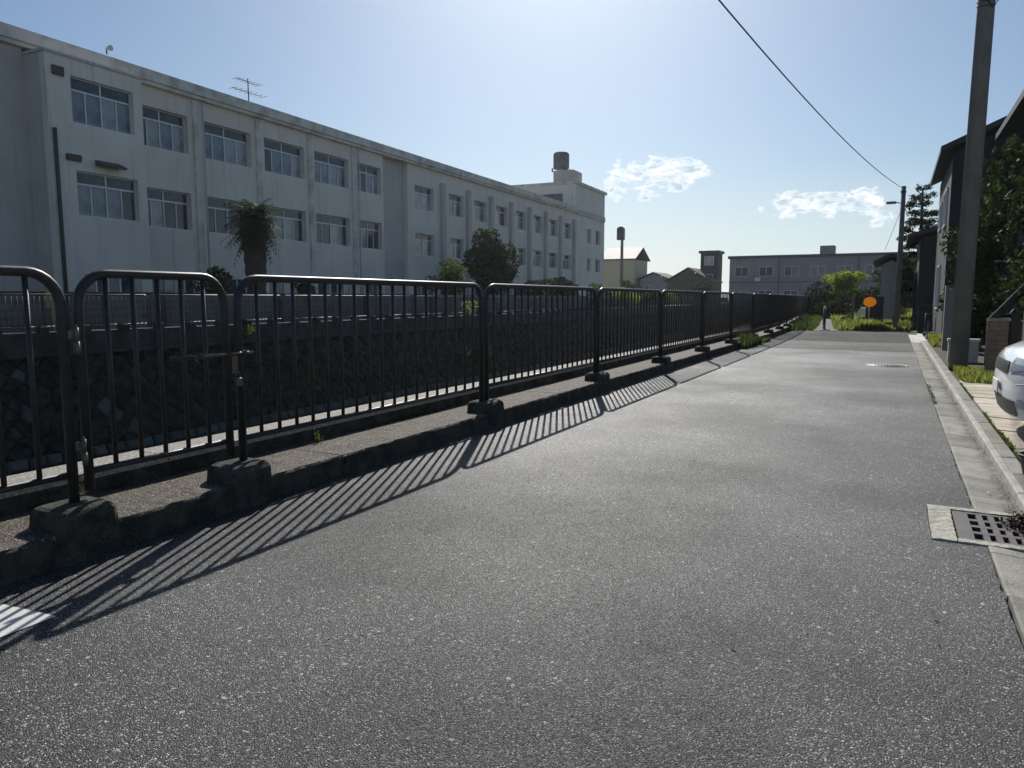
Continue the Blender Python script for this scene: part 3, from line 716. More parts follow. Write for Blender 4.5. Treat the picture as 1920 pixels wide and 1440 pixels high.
def window(x, y0, z0, w, h, lights=4, transom=True, dark=None, parent=SCH):
    if z0 < 1 and w > 2: x += .18; lights += 1; transom = False; dark = .5
    key = ('w', round(w, 2), round(h, 2), lights, transom, z0 < 1)
    if key not in pane_c: pane_c[key] = win_mesh(w, h, 'window', lights, transom)
    me, zt = pane_c[key]; o = link('window', me, parent, (x, y0, z0)); lw = w / lights
    if z0 < 1 and me.materials[0] != M['white']: me.materials[0] = M['white']
    for i in range(lights):
        m = 'glass' if (rnd.random() < .25 if dark is None else rnd.random() < dark) else ('curtain_pale' if rnd.random() < .3 else 'curtain')
        link('pane', pane_mesh(lw - .05, zt - .05, m), o, (-.02 - .012 * (i % 2), lw * i + .025, .05))
    if transom:
        for i in range(2): link('pane', pane_mesh(w / 2 - .08, h - zt - .12, 'glass'), o, (-.02, w / 2 * i + .04, zt + .07))
    return o
RX = -.28    # recess of the glazing
def facade(x, y0, y1, z0, z1, holes, parent, m='school', depth=.35):
    """wall slab with openings left out, built of butting blocks; holes = [(ya, yb, za, zb)] on a regular grid of rows"""
    rows = sorted(set([(h[2], h[3]) for h in holes])); b = MB(); z = z0
    for za, zb in rows:
        b.box(x - depth, x, y0, y1, z, za)
        hs = sorted([h for h in holes if (h[2], h[3]) == (za, zb)]); y = y0
        for h in hs: b.box(x - depth, x, y, h[0], za, zb); y = h[1]
        b.box(x - depth, x, y, y1, za, zb); z = zb
    b.box(x - depth, x, y0, y1, z, z1); return b.build('wall', m, parent)
TOP = 11.0
F = [(.90, 2.30), (4.6, 6.4), (8.3, 10.1)]
# projecting first bay (s 1.3 .. 4.9)
bay_x = 1.35
hs = [(1.75, 4.55, a, c) for a, c in F]
facade(bay_x, .75, 5.0, .1, 10.75, hs, SCH)
b = MB(); b.box(-.36, bay_x - .352, .75, 1.05, .1, 10.75); b.box(-.36, bay_x - .352, 4.7, 5.0, .1, 10.75); b.box(.003, bay_x + .06, .70, 5.05, 10.753, 10.86); b.build('bay_side', 'school_dark', SCH)
for a, c in F: window(bay_x - .2, 1.75, a, 2.8, c - a)
# facade left of the bay
facade(0, -16, .745, .1, TOP, [(-1.3 - k * 4.2 - 2.6, -1.1 - k * 4.2, a, c) for k in range(3) for a, c in F], SCH, 'school_dark')
for k in range(3):
    for a, c in F: window(RX, -1.3 - k * 4.2 - 2.6, a, 2.8, c - a)
# main facade
cols = [(5.75, 8.6), (9.5, 12.75), (13.75, 17.0), (17.9, 21.2), (22.1, 24.75)]
facade(0, 5.005, 25.0, .1, TOP, [(p, q, a, c) for p, q in cols for a, c in F], SCH)
for p, q in cols:
    for r_, (a, c) in enumerate(F): window(RX, p, a, q - p, c - a, dark=(.15, .6, .2)[r_] if p < 9 or r_ == 1 else .2)
b_ = []
for yy in (9.05, 13.25, 17.45, 21.65): MB().box(.003, .12, yy - .17, yy + .17, .1, TOP - .05).build('pilaster', 'cornice', SCH)
MB().box(-.3, -.01, .76, 25.0, 3.55, 3.75)
# recessed stair bay
b = MB(); b.box(-.6, -.36, 25.0, 28.0, .1, TOP); b.build('stair_bay', 'school_dark', SCH)
MB().box(-.35, 0, 28.0, 28.4, .1, TOP).build('wall', 'school', SCH)
# second half: narrow windows between deep fins
cols2 = [(29.0, 31.7)] + [(34.1 + 4.2 * i, 36.4 + 4.2 * i) for i in range(7)]
F2 = [(.90, 2.30), (4.5, 6.1), (7.9, 9.6)]
facade(0, 28.405, 63.0, .1, TOP, [(p, q, a, c) for p, q in cols2 for a, c in F2], SCH)
for p, q in cols2:
    for a, c in F2: window(RX, p, a, q - p, c - a, 2, True, .15)
for i in range(8): MB().box(.003, .30, 32.6 + 4.2 * i, 33.1 + 4.2 * i, .1, 10.2).build('fin', 'school_dark', SCH)
# roof slab and cornice
b = MB(); b.box(-12, .30, -16, 63.0, 11.0, 11.16); b.build('roof_slab', 'cornice', SCH)
b = MB(); b.box(-.1, .42, -16, 63.0, 11.163, 11.64); b.build('cornice', 'cornice', SCH)
b = MB(); b.box(-12, -.36, -16, -15.7, .1, 11.0); b.box(-12, -11.7, -15.7, 63, .1, 11.0); b.build('rear_wall', 'school_dark', SCH)
# taller end block
EB = [(.90, 2.30), (4.5, 6.1), (7.9, 9.6)]
facade(0, 63.0, 73.6, .1, 14.3, [(67.2, 68.4, a, c) for a, c in EB] + [(70.2, 72.0, a, c) for a, c in EB] , SCH)
for a, c in EB: window(RX, 67.2, a, 1.2, c - a, 1, False); window(RX, 70.2, a, 1.8, c - a, 2, False)
b = MB(); b.box(-12, -.355, 63.0, 63.3, 11.23, 14.3); b.box(-12, -.355, 73.3, 73.6, .1, 14.3); b.box(-12, -11.7, 63.3, 73.3, .1, 14.3); b.build('end_wall', 'school', SCH)
MB().box(-8.3, -1.6, 62.94, 62.99, 12.0, 13.3).build('window_band', 'glass', SCH)
b = MB(); b.box(-12.2, .25, 62.8, 73.8, 14.3, 14.62); b.build('end_roof', 'cornice', SCH)
MB().box(.004, .12, 63.0, 73.6, 10.9, 11.5).build('band', 'school_dark', SCH)
b = MB(); b.box(-3.4, -.9, 64.5, 67.5, 14.62, 16.2); b.build('rooftop_room', 'school_dark', SCH)
tk = empty('water_tank', (0, 0, 0), 'dark round water tank on the roof of the tall end block', 'water tank')
p0 = Matrix.Rotation(R(2), 4, 'Z') @ Vector((-3.0, 66.0, 0)) + Vector((-31, 17.3, 0)); tk.location = (p0.x, p0.y, 16.2)
b = MB().lathe([(.001, .4), (.90, .4), (.95, .55), (.95, 2.1), (.8, 2.3), (.001, 2.4)], 20); b.build('tank', 'block', tk)
b = MB()
for a, c in ((-.8, -.8), (.8, -.8), (.8, .8), (-.8, .8)): b.box(a - .07, a + .07, c - .07, c + .07, 0, .45)
b.build('stand', 'pipe', tk)
# pipes, vents on the facade
MB().tube([(bay_x + .08, .92, .3), (bay_x + .08, .92, 7.9)], .075, 8).build('drainpipe', 'pipe', SCH)
for yy in (9.32, 21.9): MB().tube([(.26, yy, .3), (.26, yy, 10.9)], .05, 6).build('drainpipe', 'school_dark', SCH)
MB().box(bay_x + .003, bay_x + .1, 1.0, 1.45, 9.95, 10.3).build('vent', 'pipe', SCH)
MB().box(bay_x + .003, bay_x + .12, 1.35, 1.95, 6.75, 7.0).build('vent', 'pipe', SCH)
b = MB().prism([(bay_x + .003, 6.72), (bay_x + .5, 6.66), (bay_x + .5, 6.74), (bay_x + .003, 6.95)], 2.6, 3.7, 'y'); b.build('hood', 'pipe', SCH)
# roof aerials
def world_s(x, y): return Matrix.Rotation(R(2), 4, 'Z') @ Vector((x, y, 0)) + Vector((-31, 17.3, 0))
p = world_s(-3.0, 15.8); an = empty('tv_aerial', (p.x, p.y, 11.22), 'thin television aerial mast on the school roof', 'aerial')
MB().tube([(0, 0, 0), (0, 0, 2.9)], .035, 6).build('mast', 'pipe', an)
b = MB()
for z, l in ((2.7, .9), (2.1, 1.2)):
    b.tube([(0, -l, z), (0, l, z)], .02, 5)
    for q in range(-3, 4): b.tube([(-.35, q * l / 3.2, z), (.35, q * l / 3.2, z)], .012, 4)
b.build('elements', 'pipe', an)
p = world_s(.6, 4.0); lf = empty('roof_speaker', (p.x, p.y, 11.64), 'small pale loudspeaker on the cornice at the upper left', 'loudspeaker')
MB().tube([(0, 0, 0), (0, 0, .20)], .03, 6).build('bracket', 'pipe', lf)
MB().tube([(0, 0, .22), (.28, .0, .21)], .05, 10, r2=.12).build('horn', 'cornice', lf)

# ------------------------------------------------------------------ vegetation
def leaf_cloud(n, centres, size, seed=1, flat=.0, shell=.55, droop=0):
    """n leaf faces spread through ellipsoids [(cx,cy,cz,rx,ry,rz)]"""
    r = random.Random(seed); vs = []; fs = []
    wts = [c[3] * c[4] * c[5] for c in centres]
    for k in range(n):
        c = r.choices(centres, wts)[0]
        d = Vector((r.gauss(0, 1), r.gauss(0, 1), r.gauss(0, 1))).normalized(); q = shell + (1 - shell) * r.random() ** .6
        q *= 1 + .12 * math.sin(d.x * 7 + c[0] * 3) * math.cos(d.z * 6 + c[2]) 
        p = Vector((c[0] + d.x * c[3] * q, c[1] + d.y * c[4] * q, c[2] + d.z * c[5] * q))
        a = Vector((r.gauss(0, 1), r.gauss(0, 1), r.gauss(0, 1) * (1 - flat))).normalized(); e = a.cross(Vector((r.gauss(0, 1), r.gauss(0, 1), r.gauss(0, 1)))).normalized()
        s = size * r.uniform(.6, 1.35); o = len(vs)
        vs += [p - a * s, p - e * s * .42, p + a * s * 1.05 - Vector((0, 0, droop * s)), p + e * s * .42]; fs.append((o, o + 1, o + 2, o + 3))
    return vs, fs
def lumps(n, c, rad, seed, sub=.45):
    """clumps placed over an ellipsoid crown so that its outline is uneven"""
    r = random.Random(seed); out = []
    for i in range(n):
        d = Vector((r.gauss(0, 1), r.gauss(0, 1), r.gauss(0, 1))).normalized(); q = r.uniform(.35, .85); k = r.uniform(.6, 1.3) * sub
        out.append((c[0] + d.x * rad[0] * q, c[1] + d.y * rad[1] * q, c[2] + d.z * rad[2] * q, rad[0] * k, rad[1] * k, rad[2] * k))
    return out
def tree(name, loc, label, cat, trunk_h, trunk_r, crown_c, crown_r, nl, ls, m, seed, nlump=14, sub=.42, group=None, limbs=5):
    t = empty(name, loc, label, cat, group); r = random.Random(seed)
    b = MB(); b.tube([(0, 0, -.1), (r.uniform(-.05, .05), 0, trunk_h * .5), (crown_c[0] * .5, crown_c[1] * .5, trunk_h), (crown_c[0], crown_c[1], crown_c[2] + crown_r[2] * .4)], [trunk_r * 1.25, trunk_r, trunk_r * .8, trunk_r * .25], 8)
    L = lumps(nlump, crown_c, crown_r, seed, sub)
    for k in range(limbs):
        q = L[k % len(L)]; b.tube([(crown_c[0] * .4, crown_c[1] * .4, trunk_h * r.uniform(.7, 1)), ((q[0] + crown_c[0]) / 2, (q[1] + crown_c[1]) / 2, (q[2] + trunk_h) / 2 + .1), (q[0], q[1], q[2])], [trunk_r * .5, trunk_r * .32, trunk_r * .1], 5)
    b.build('trunk', 'bark', t)
    vs, fs = leaf_cloud(nl, L, ls, seed); MB().add(vs, fs).build('crown', m, t); return t
# palm in front of the school
pt = empty('palm_tree', (-27, 25.8, .18), 'short thick-trunked palm tree in front of the school windows', 'palm tree')
b = MB(); rr = []; pp = []
for i in range(19): pp.append((0, 0, i * .26)); rr.append(.36 + (.05 if i % 2 else 0) + .012 * i)
b.tube(pp, rr, 12, smooth=False); b.build('trunk', 'bark', pt)
r = random.Random(5); b = MB()
for k in range(170):
    a = r.uniform(0, 2 * math.pi); up = r.uniform(-1.2, 1.3); L = r.uniform(1.0, 1.55); base = Vector((0, 0, 4.75 + r.uniform(-.35, .4)))
    prev = None; pts = []
    for i in range(7):
        t = i / 6; d = Vector((math.cos(a), math.sin(a), 0)); pts.append(base + d * L * t * math.cos(up * .7) + Vector((0, 0, L * t * math.sin(up) - .55 * t * t)))
    for i in range(6):
        p0, p1 = pts[i], pts[i + 1]; d = (p1 - p0).normalized(); sd_ = d.cross(Vector((0, 0, 1))).normalized()
        for sgn in (-1, 1):
            for q in (0, .5):
                s_ = p0 + (p1 - p0) * q; w = .42 * (1 - abs(i / 6 - .35)); b.add([s_, s_ + d * .07, s_ + sd_ * sgn * w + d * .16 - Vector((0, 0, .1))], [(0, 1, 2)])
b.build('fronds', 'leaf', pt)
tree('round_tree', (-27.2, 49.3, .18), 'dense dark round-topped tree before the second half of the school', 'tree', 1.8, .2, (0, 0, 3.4), (1.9, 1.9, 2.5), 7500, .16, 'leaf', 21, 22)
tree('garden_shrub', (-26.6, 42.2, .18), 'pale green leafy shrub rising above the block wall', 'shrub', 1.0, .08, (0, 0, 2.3), (1.5, 1.7, 1.35), 2600, .12, 'leaf_mid', 22, 12)
tree('garden_shrub', (-26.8, 56.5, .18), 'low dark bush right of the round tree by the school', 'shrub', 1.0, .1, (0, 0, 1.9), (1.8, 2.8, 1.3), 3200, .15, 'leaf', 23, 14)
tree('garden_shrub', (-27.5, 63, .18), 'dark spreading bush near the end of the school wall', 'shrub', 1.0, .1, (0, 0, 1.9), (1.8, 3.2, 1.2), 3000, .16, 'leaf', 24, 14)
tree('garden_shrub', (-27.0, 29.0, .18), 'small dark bush right of the palm trunk', 'shrub', .7, .06, (0, 0, 1.35), (.9, 1.2, .95), 1400, .1, 'leaf', 25, 9)
tree('garden_shrub', (-26.8, 23.2, .18), 'drooping grey-green shrub left of the palm trunk', 'shrub', .8, .06, (0, 0, 1.5), (.8, 1.0, .9), 1200, .1, 'leaf_mid', 26, 9)
hx = [(-25, 66, 1.7, 'leaf_mid'), (-24.5, 73, 1.6, 'leaf_lime'), (-24.6, 80, 1.8, 'leaf_mid'), (-24.4, 88, 1.7, 'leaf_lime'), (-30, 92, 2.6, 'leaf')]
hl = ['mid green clipped bush peeping over the far fence', 'small lime bush over the far fence', 'larger mid green bush over the far fence', 'bright lime bush top over the fifth near panel', 'dark tree mass right of the tall school block']
for k, (x, y, h, m) in enumerate(hx): tree('hedge_bush', (x, y, .18), hl[k], 'bush', .8, .1, (0, 0, h * .75), (1.5, 2.2, h * .62), 1500, .15, m, 30 + k, 10)
# weeds growing out of the river wall
def tuft(name, loc, n, h, spread, m, label, seed, lean=(0, 0), cat='weed', leafy=False, w=.006):
    r = random.Random(seed); b = MB()
    for k in range(n):
        a = r.uniform(0, 2 * math.pi); s = r.random() * spread * .35; hh = h * r.uniform(.5, 1.1); o = Vector((math.cos(a) * s, math.sin(a) * s, 0))
        t = o + Vector((math.cos(a) * spread * r.random() + lean[0], math.sin(a) * spread * r.random() + lean[1], hh)); md = (o + t) / 2 + Vector((0, 0, hh * .15)); sdv = Vector((-math.sin(a), math.cos(a), 0)) * w
        b.add([o - sdv, o + sdv, md + sdv * .8, md - sdv * .8, t], [(0, 1, 2, 3), (3, 2, 4)])
        if leafy:
            for q in range(5):
                c = o + (t - o) * r.uniform(.25, 1); d = Vector((r.gauss(0, 1), r.gauss(0, 1), r.gauss(0, 1))).normalized() * (h * .13); e = d.cross(Vector((r.gauss(0, 1), r.gauss(0, 1), r.gauss(0, 1)))).normalized() * h * .06
                b.add([c, c + d * .5 + e, c + d, c + d * .5 - e], [(0, 1, 2, 3)])
    return b.build(name, m, None, loc=loc, label=label, cat=cat)
tuft('wall_weed', (-21.72, 20.2, -.15), 26, .40, .35, 'grass', 'bright leafy weed on the far wall above the gate bolt', 41, (.1, 0), leafy=True)
tuft('wall_weed', (-21.6, 36.5, .25), 30, .9, .55, 'grass', 'tall feathery weed standing on the far wall top near the third joint', 42, leafy=True)
tuft('wall_weed', (-20.9, 22.5, -2.2), 60, .9, .7, 'grass_dark', 'dull spiky weed low on the far stone wall', 43)
tuft('wall_weed', (-20.9, 34.5, -2.3), 26, 1.1, .6, 'grass_dark', 'pale leafy weed low on the far stone wall near the third joint', 44, leafy=True)
tuft('wall_weed', (-20.8, 36.8, -2.3), 26, 1.0, .6, 'grass_dark', 'paler twin weed right beside the third fence joint', 45, leafy=True)
tuft('wall_weed', (-21.4, 29.5, -1.2), 30, .5, .4, 'grass_dark', 'small weed halfway up the far stone wall', 46, leafy=True)
tuft('kerb_weed', (-3.405, 3.98, .03), 9, .12, .05, 'grass_dark', 'tiny weed growing from the kerb joint near the gate', 47, leafy=True, w=.002)
tuft('kerb_weed', (-3.86, 4.25, .15), 10, .10, .06, 'grass_dark', 'tiny weed on the kerb top against the river wall', 48, leafy=True, w=.002)
tuft('kerb_weed', (-3.60, 2.24, .26), 16, .09, .07, 'paleleaf', 'dry straw tuft on the block at the foot of the gate', 49, w=.0012)
# moss along the foot of the parapet
b = MB(); r = random.Random(77)
for k in range(1500):
    y = r.choice((r.uniform(4.8, 6.2), r.uniform(5.2, 5.9), r.uniform(7, 18))); p = Vector((-3.945 + abs(r.gauss(0, .012)), y, .151)); a = r.uniform(0, 6.28); h = r.uniform(.008, .022)
    b.add([p, p + Vector((.006 * math.cos(a), .006 * math.sin(a), 0)), p + Vector((r.gauss(0, .006), r.gauss(0, .006), h))], [(0, 1, 2)])
b.build('moss', 'grass_dark', kind='stuff', label='thin strip of moss where the kerb meets the river wall', cat='moss')

def grass_patch(name, n, region, h, m, seed, w=.012, label=None, mound=0.0, base=-.05):
    r = random.Random(seed); b = MB(); vs = []; fs = []
    for k in range(n):
        x, y = region(r); s = h * r.uniform(.45, 1.25) * (.55 + .75 * abs(math.sin(x * 2.1 + y * .9) * math.cos(y * .63 + x)))
        a = r.uniform(0, 2 * math.pi); l = s * r.uniform(.1, .7); p = Vector((x, y, base)); t = p + Vector((math.cos(a) * l, math.sin(a) * l, s)); md = (p + t) / 2 + Vector((0, 0, s * .12)); sv = Vector((-math.sin(a), math.cos(a), 0)) * w * r.uniform(.6, 1.4)
        o = len(vs); vs += [p - sv, p + sv, md + sv, md - sv, t]; fs += [(o, o + 1, o + 2, o + 3), (o + 3, o + 2, o + 4)]
    b.add(vs, fs); return b.build(name, m, kind='stuff', label=label, cat='grass')
def reg_main(r):
    while True:
        y = 31.2 + 34 * r.random() ** 1.6; x0 = (-1.9 if y < 34 else -2.25 - (y - 34) * .07); x = r.uniform(x0, .3 + (y - 31) * .1)
        if y < 35.5 and x < -1.45 and r.random() < .8: continue
        return x, y
grass_patch('verge_grass', 26000, reg_main, .36, 'grass', 51, .02, 'rough yellow-green grass beyond the end of the road')
def reg_fence(r):
    y = 21.5 + 60 * r.random() ** 1.5
    wdt = .35 if y < 25 else (.55 if y < 31 else .8)
    return wall_x(y) + .10 + r.random() * wdt, y
def reg_fence2(r):
    y = r.uniform(30.5, 70) if r.random() < .8 else r.uniform(18.8, 22.8)
    if y < 30: return wall_x(y) + .0 + r.random() ** 1.5 * .35, y
    return wall_x(y) + .05 + r.random() * .95, y
grass_patch('fence_foot_grass', 9000, reg_fence2, .27, 'grass_dark', 52, .014, 'green weeds at the foot of the fence where it bends')
def reg_far(r): y = 60 + 80 * r.random(); return r.uniform(-6 - (y - 60) * .1 + 1.5, 2), y
grass_patch('verge_grass', 5000, reg_far, .5, 'grass', 53, .05, 'far strip of grass behind the path')
def reg_gut(r):
    y = r.uniform(9.9, 12.2); return .487 + r.gauss(0, .012) + .01, y
grass_patch('gutter_weeds', 260, reg_gut, .028, 'grass_dark', 54, .004, 'thin weeds along the joint of road and gutter', base=0)
def reg_k2(r):
    y = r.choice((r.uniform(6.4, 9.2), r.uniform(7.0, 7.8), r.uniform(10.4, 12.2))); return .895 + abs(r.gauss(0, .012)), y
grass_patch('kerb_foot_weeds', 1200, reg_k2, .04, 'grass_dark', 55, .004, 'weeds in the joint between edging blocks and paving', base=.03)
def reg_lawn(r): return .95 + r.random() ** 1.3 * 1.0, r.uniform(12.3, 15.0)
grass_patch('garden_grass', 5000, reg_lawn, .12, 'grass', 56, .006, 'small lawn patch at the foot of the big pole', base=.01)
def reg_l2(r): return .93 + r.random() * .4, r.uniform(21.5, 24.5)
grass_patch('garden_grass', 1800, reg_l2, .2, 'grass', 57, .01, 'grass tuft by the pale kerb near the dark house', base=.01)
# low leafy plants in the verge
r = random.Random(8)
for k, (x, y, rx, h, m) in enumerate([(-.35, 32.4, .8, .42, 'leaf_mid'), (.05, 32.6, .5, .40, 'leaf_lime'), (-1.95, 37.5, .35, .45, 'leaf'), (-1.25, 34.2, .18, .5, 'leaf')]):
    lb = ['dark leafy clump at the road end beside the orange sign', 'bright leafy clump right of the orange sign', 'dark rounded clump beside the footpath', 'thin reddish dark plant in the middle of the grass'][k]
    tree('verge_plant', (x, y, -.05), lb, 'plant', .15, .015, (0, 0, h * .55), (rx, rx, h * .5), 900, .045, m, 60 + k, 9, .45, limbs=3)
tree('path_bush', (-4.1, 52, -.05), 'dark bush at the far end of the footpath', 'bush', .8, .08, (0, 0, 1.0), (1.7, 1.7, 1.15), 3800, .11, 'leaf', 70, 14)
tree('path_bush', (-1.6, 50, -.05), 'low black-green thicket right of the path end', 'bush', .8, .08, (0, 0, .8), (2.4, 1.4, .95), 3400, .11, 'leaf', 71, 14)
tree('lime_tree', (-3.6, 62, -.05), 'small yellow-green tree above the path end', 'tree', 1.5, .12, (0, 0, 2.5), (1.75, 1.6, 1.15), 3400, .13, 'leaf_lime', 72, 14)
tree('dark_tree', (.4, 64, -.05), 'dark tree behind the yellow-green tree', 'tree', 2, .15, (0, 0, 2.6), (3.0, 2.4, 2.1), 5000, .16, 'leaf', 73, 16)
# layered pine by the far pole
pn = empty('pine_tree', (.95, 41.5, -.05), 'dark layered pine tree beside the far utility pole', 'pine tree')
b = MB().tube([(0, 0, 0), (.05, 0, 3), (-.02, 0, 6.6)], [.16, .12, .04], 8); cl = []
r = random.Random(12); z = 1.8
while z < 6.9:
    rad = (.95 if z < 5.4 else .95 - (z - 5.4) * .42) * r.uniform(.85, 1.1)
    for q in range(6):
        a = r.uniform(0, 6.28); e = rad * r.uniform(.45, .95); cl.append((math.cos(a) * e, math.sin(a) * e, z + r.uniform(-.1, .12), rad * .36, rad * .36, .17)); b.tube([(0, 0, z - .12), (math.cos(a) * e, math.sin(a) * e, z)], .022, 4)
    z += .40
b.build('trunk', 'bark', pn); vs, fs = leaf_cloud(11000, cl, .06, 12, shell=.1); MB().add(vs, fs).build('crown', 'pine', pn)

# right-hand garden tree and greenery in front of the near house
tree('garden_tree', (1.62, 15.9, 0), 'big dark garden tree filling the right edge behind the pole', 'tree', 1.7, .085, (1.35, .6, 2.75), (1.55, 1.6, 1.75), 16000, .075, 'leaf', 80, 26, .40, limbs=8)
tree('garden_tree', (1.35, 19.4, 0), 'smaller mid green tree left of the big pole', 'tree', 1.1, .06, (.25, .3, 2.3), (.70, 1.0, 1.1), 4500, .06, 'leaf', 81, 14, .42)
tree('garden_bush', (1.5, 21.5, 0), 'dark bush under the smaller garden tree', 'bush', .5, .05, (.1, 0, 1.0), (.75, .9, .95), 3000, .06, 'leaf', 82, 12)

# ------------------------------------------------------------------ bollard, sign, poles, wires
bl = empty('bollard', (-2.41, 31.5, 0), 'slim steel bollard with pale domed cap where the path begins', 'bollard')
MB().lathe([(.0001, .0), (.23, .0), (.22, .03), (.07, .045), (.0001, .045)], 18).build('base', 'slab_new', bl)
MB().tube([(0, 0, .04), (0, 0, .84)], .055, 14).build('post', 'bollard', bl)
MB().lathe([(.058, .835), (.060, .87), (.05, .91), (.03, .93), (.0001, .936)], 14).build('cap', 'white', bl)
sg = empty('orange_sign', (-.87, 32.8, 0), 'round orange reflector sign on a thin grey post at the road end', 'sign', rz=R(3))
MB().tube([(0, 0, -.05), (0, 0, .93)], .03, 10).build('post', 'greypost', sg)
b = MB(); n = 28
ring = [(.235 * math.cos(2 * math.pi * i / n), .20 * math.sin(2 * math.pi * i / n) + 1.10) for i in range(n)]
b.prism(ring, -.045, -.033, 'y'); b.build('disc', 'orange', sg)
b = MB().box(-.22, .42, .25, .29, -.05, 1.32); sb = b.build('sign_backboard', 'housedark', loc=(-.80, 33.2, 0), label='dark board standing behind the orange sign', cat='board')
gr = MB().box(-.055, .055, -.05, .05, -.05, 1.45).build('grey_post', 'bollard', loc=(-1.62, 36.0, 0), label='square grey post in the grass left of the orange sign', cat='post')
MB().box(-.085, .085, -.07, .07, -.05, .62).build('short_post', 'bollard', loc=(.05, 31.6, 0), label='short dark grey post at the right of the road end', cat='post')
hu = MB().prism([(-.3, 0), (-.26, .42), (-.12, .62), (.12, .62), (.26, .42), (.3, 0), (.14, 0), (.1, .3), (-.1, .3), (-.14, 0)], -.4, .4, 'y').build('white_hood', 'white', loc=(-1.4, 42.5, .15), label='small white arched cover in the grass behind the sign', cat='cover')
# road-end edge strip
MB().box(-1.5, .30, 31.11, 31.22, -.03, .02).build('edge_strip', 'slab', kind='structure')

p2 = empty('utility_pole', (.12, 33.6, 0), 'far concrete utility pole with a street lamp above the road end', 'utility pole')
MB().tube([(0, 0, -.1), (-.03, 0, 5.65)], .105, 14, r2=.085).build('pole', 'pole', p2)
b = MB(); b.tube([(-.03, -.04, 4.98), (-.2, -.04, 5.02), (-.32, -.04, 5.04)], .02, 6); b.build('lamp_arm', 'greypost', p2)
MB().bevbox(-.62, -.26, -.10, .02, 4.98, 5.08, .03).build('street_lamp', 'greypost', p2)
MB().box(-.13, .07, -.10, .10, 5.40, 5.46).build('band', 'pipe', p2)
bp = empty('utility_pole', (1.04, 14.6, 0), 'thick concrete utility pole at the right, running out of the top', 'utility pole')
MB().tube([(-.02, 0, -.1), (.02, 0, 6), (.05, 0, 11)], [.142, .125, .112], 24).build('pole', 'pole', bp)
b = MB()
for z in (6.0, 5.93, 6.45): b.tube([(.02 + .13 * math.cos(a), .13 * math.sin(a), z + .03 * math.sin(a)) for a in [2 * math.pi * i / 20 for i in range(21)]], .010, 5)
b.build('strap', 'pipe', bp)
b = MB()
for z in (5.0, 3.2, 2.4, 1.8): b.tube([(.03, -.12, z), (.03, -.15, z)], .012, 6)
b.build('step_bolt', 'pipe', bp)
MB().tube([(-.05, -.135, 6.9), (-.07, -.14, 6.3), (.02, -.145, 5.98), (.1, -.13, 5.86), (.19, -.10, 5.98), (.26, -.05, 6.25)], .009, 6).build('service_loop', 'wire', bp)
def cable(name, a, c, sag, rad, label, n=26):
    a = Vector(a); c = Vector(c); pts = [a + (c - a) * (i / n) - Vector((0, 0, sag * 4 * (i / n) * (1 - i / n))) for i in range(n + 1)]
    return MB().tube(pts, rad, 6).build(name, 'wire', label=label, cat='cable')
cable('overhead_cable', (.05, 33.55, 5.58), (-3.9, -6.0, 6.15), .78, .011, 'long sagging overhead cable from the far pole to the top of the sky')
cable('service_cable', (1.30, 14.55, 6.25), (3.6, 16.2, 5.3), .18, .010, 'short cable dropping right from the thick pole')
MB().tube([(0, 0, -.1), (0, 0, 7.5)], .15, 14, r2=.12).build('rear_utility_pole', 'pole', loc=(-3.95, -6.1, -.05), label='concrete pole behind the viewer holding the overhead cable', cat='utility pole')
cable('stay_cable', (.08, 33.55, 4.85), (-.45, 33.8, 3.2), .02, .008, 'thin stay dropping from the far lamp pole')

# ------------------------------------------------------------------ houses on the right
def house(loc, x0, x1, y0, y1, h, m, label, roof='gable_x', over=.45, rise=1.4, name='house', rm='rooftile', rz=0):
    t = empty(name, loc, label, 'house', rz=rz)
    MB().box(x0, x1, y0, y1, 0, h).build('wall', m, t)
    b = MB(); a0, a1, c0, c1 = x0 - over, x1 + over, y0 - over, y1 + over
    if roof == 'gable_x':   # ridge along y
        xm = (a0 + a1) / 2; th = .16
        b.add([(a0, c0, h), (xm, c0, h + rise), (a1, c0, h), (a0, c0, h + th), (xm, c0, h + rise + th), (a1, c0, h + th), (a0, c1, h), (xm, c1, h + rise), (a1, c1, h), (a0, c1, h + th), (xm, c1, h + rise + th), (a1, c1, h + th)],
              [(0, 1, 4, 3), (1, 2, 5, 4), (6, 9, 10, 7), (7, 10, 11, 8), (3, 4, 10, 9), (4, 5, 11, 10), (0, 6, 7, 1), (1, 7, 8, 2), (0, 3, 9, 6), (2, 8, 11, 5)])
    else:
        ym = (c0 + c1) / 2; th = .16
        b.add([(a0, c0, h), (a0, ym, h + rise), (a0, c1, h), (a0, c0, h + th), (a0, ym, h + rise + th), (a0, c1, h + th), (a1, c0, h), (a1, ym, h + rise), (a1, c1, h), (a1, c0, h + th), (a1, ym, h + rise + th), (a1, c1, h + th)],
              [(0, 1, 4, 3), (1, 2, 5, 4), (6, 9, 10, 7), (7, 10, 11, 8), (3, 4, 10, 9), (4, 5, 11, 10), (0, 6, 7, 1), (1, 7, 8, 2), (0, 3, 9, 6), (2, 8, 11, 5)])
    b.build('roof', rm, t)
    if roof == 'gable_x':
        for ya in (y0, y1 - .2): MB().prism([(x0, h), (x1, h), ((x0 + x1) / 2, h + rise * (x1 - x0) / (a1 - a0))], ya, ya + .2, 'y').build('gable', m, t)
    else: MB().prism([(y0, h), (y1, h), ((y0 + y1) / 2, h + rise * (y1 - y0) / (c1 - c0))], x0, x0 + .2, 'x').build('gable', m, t)
    return t
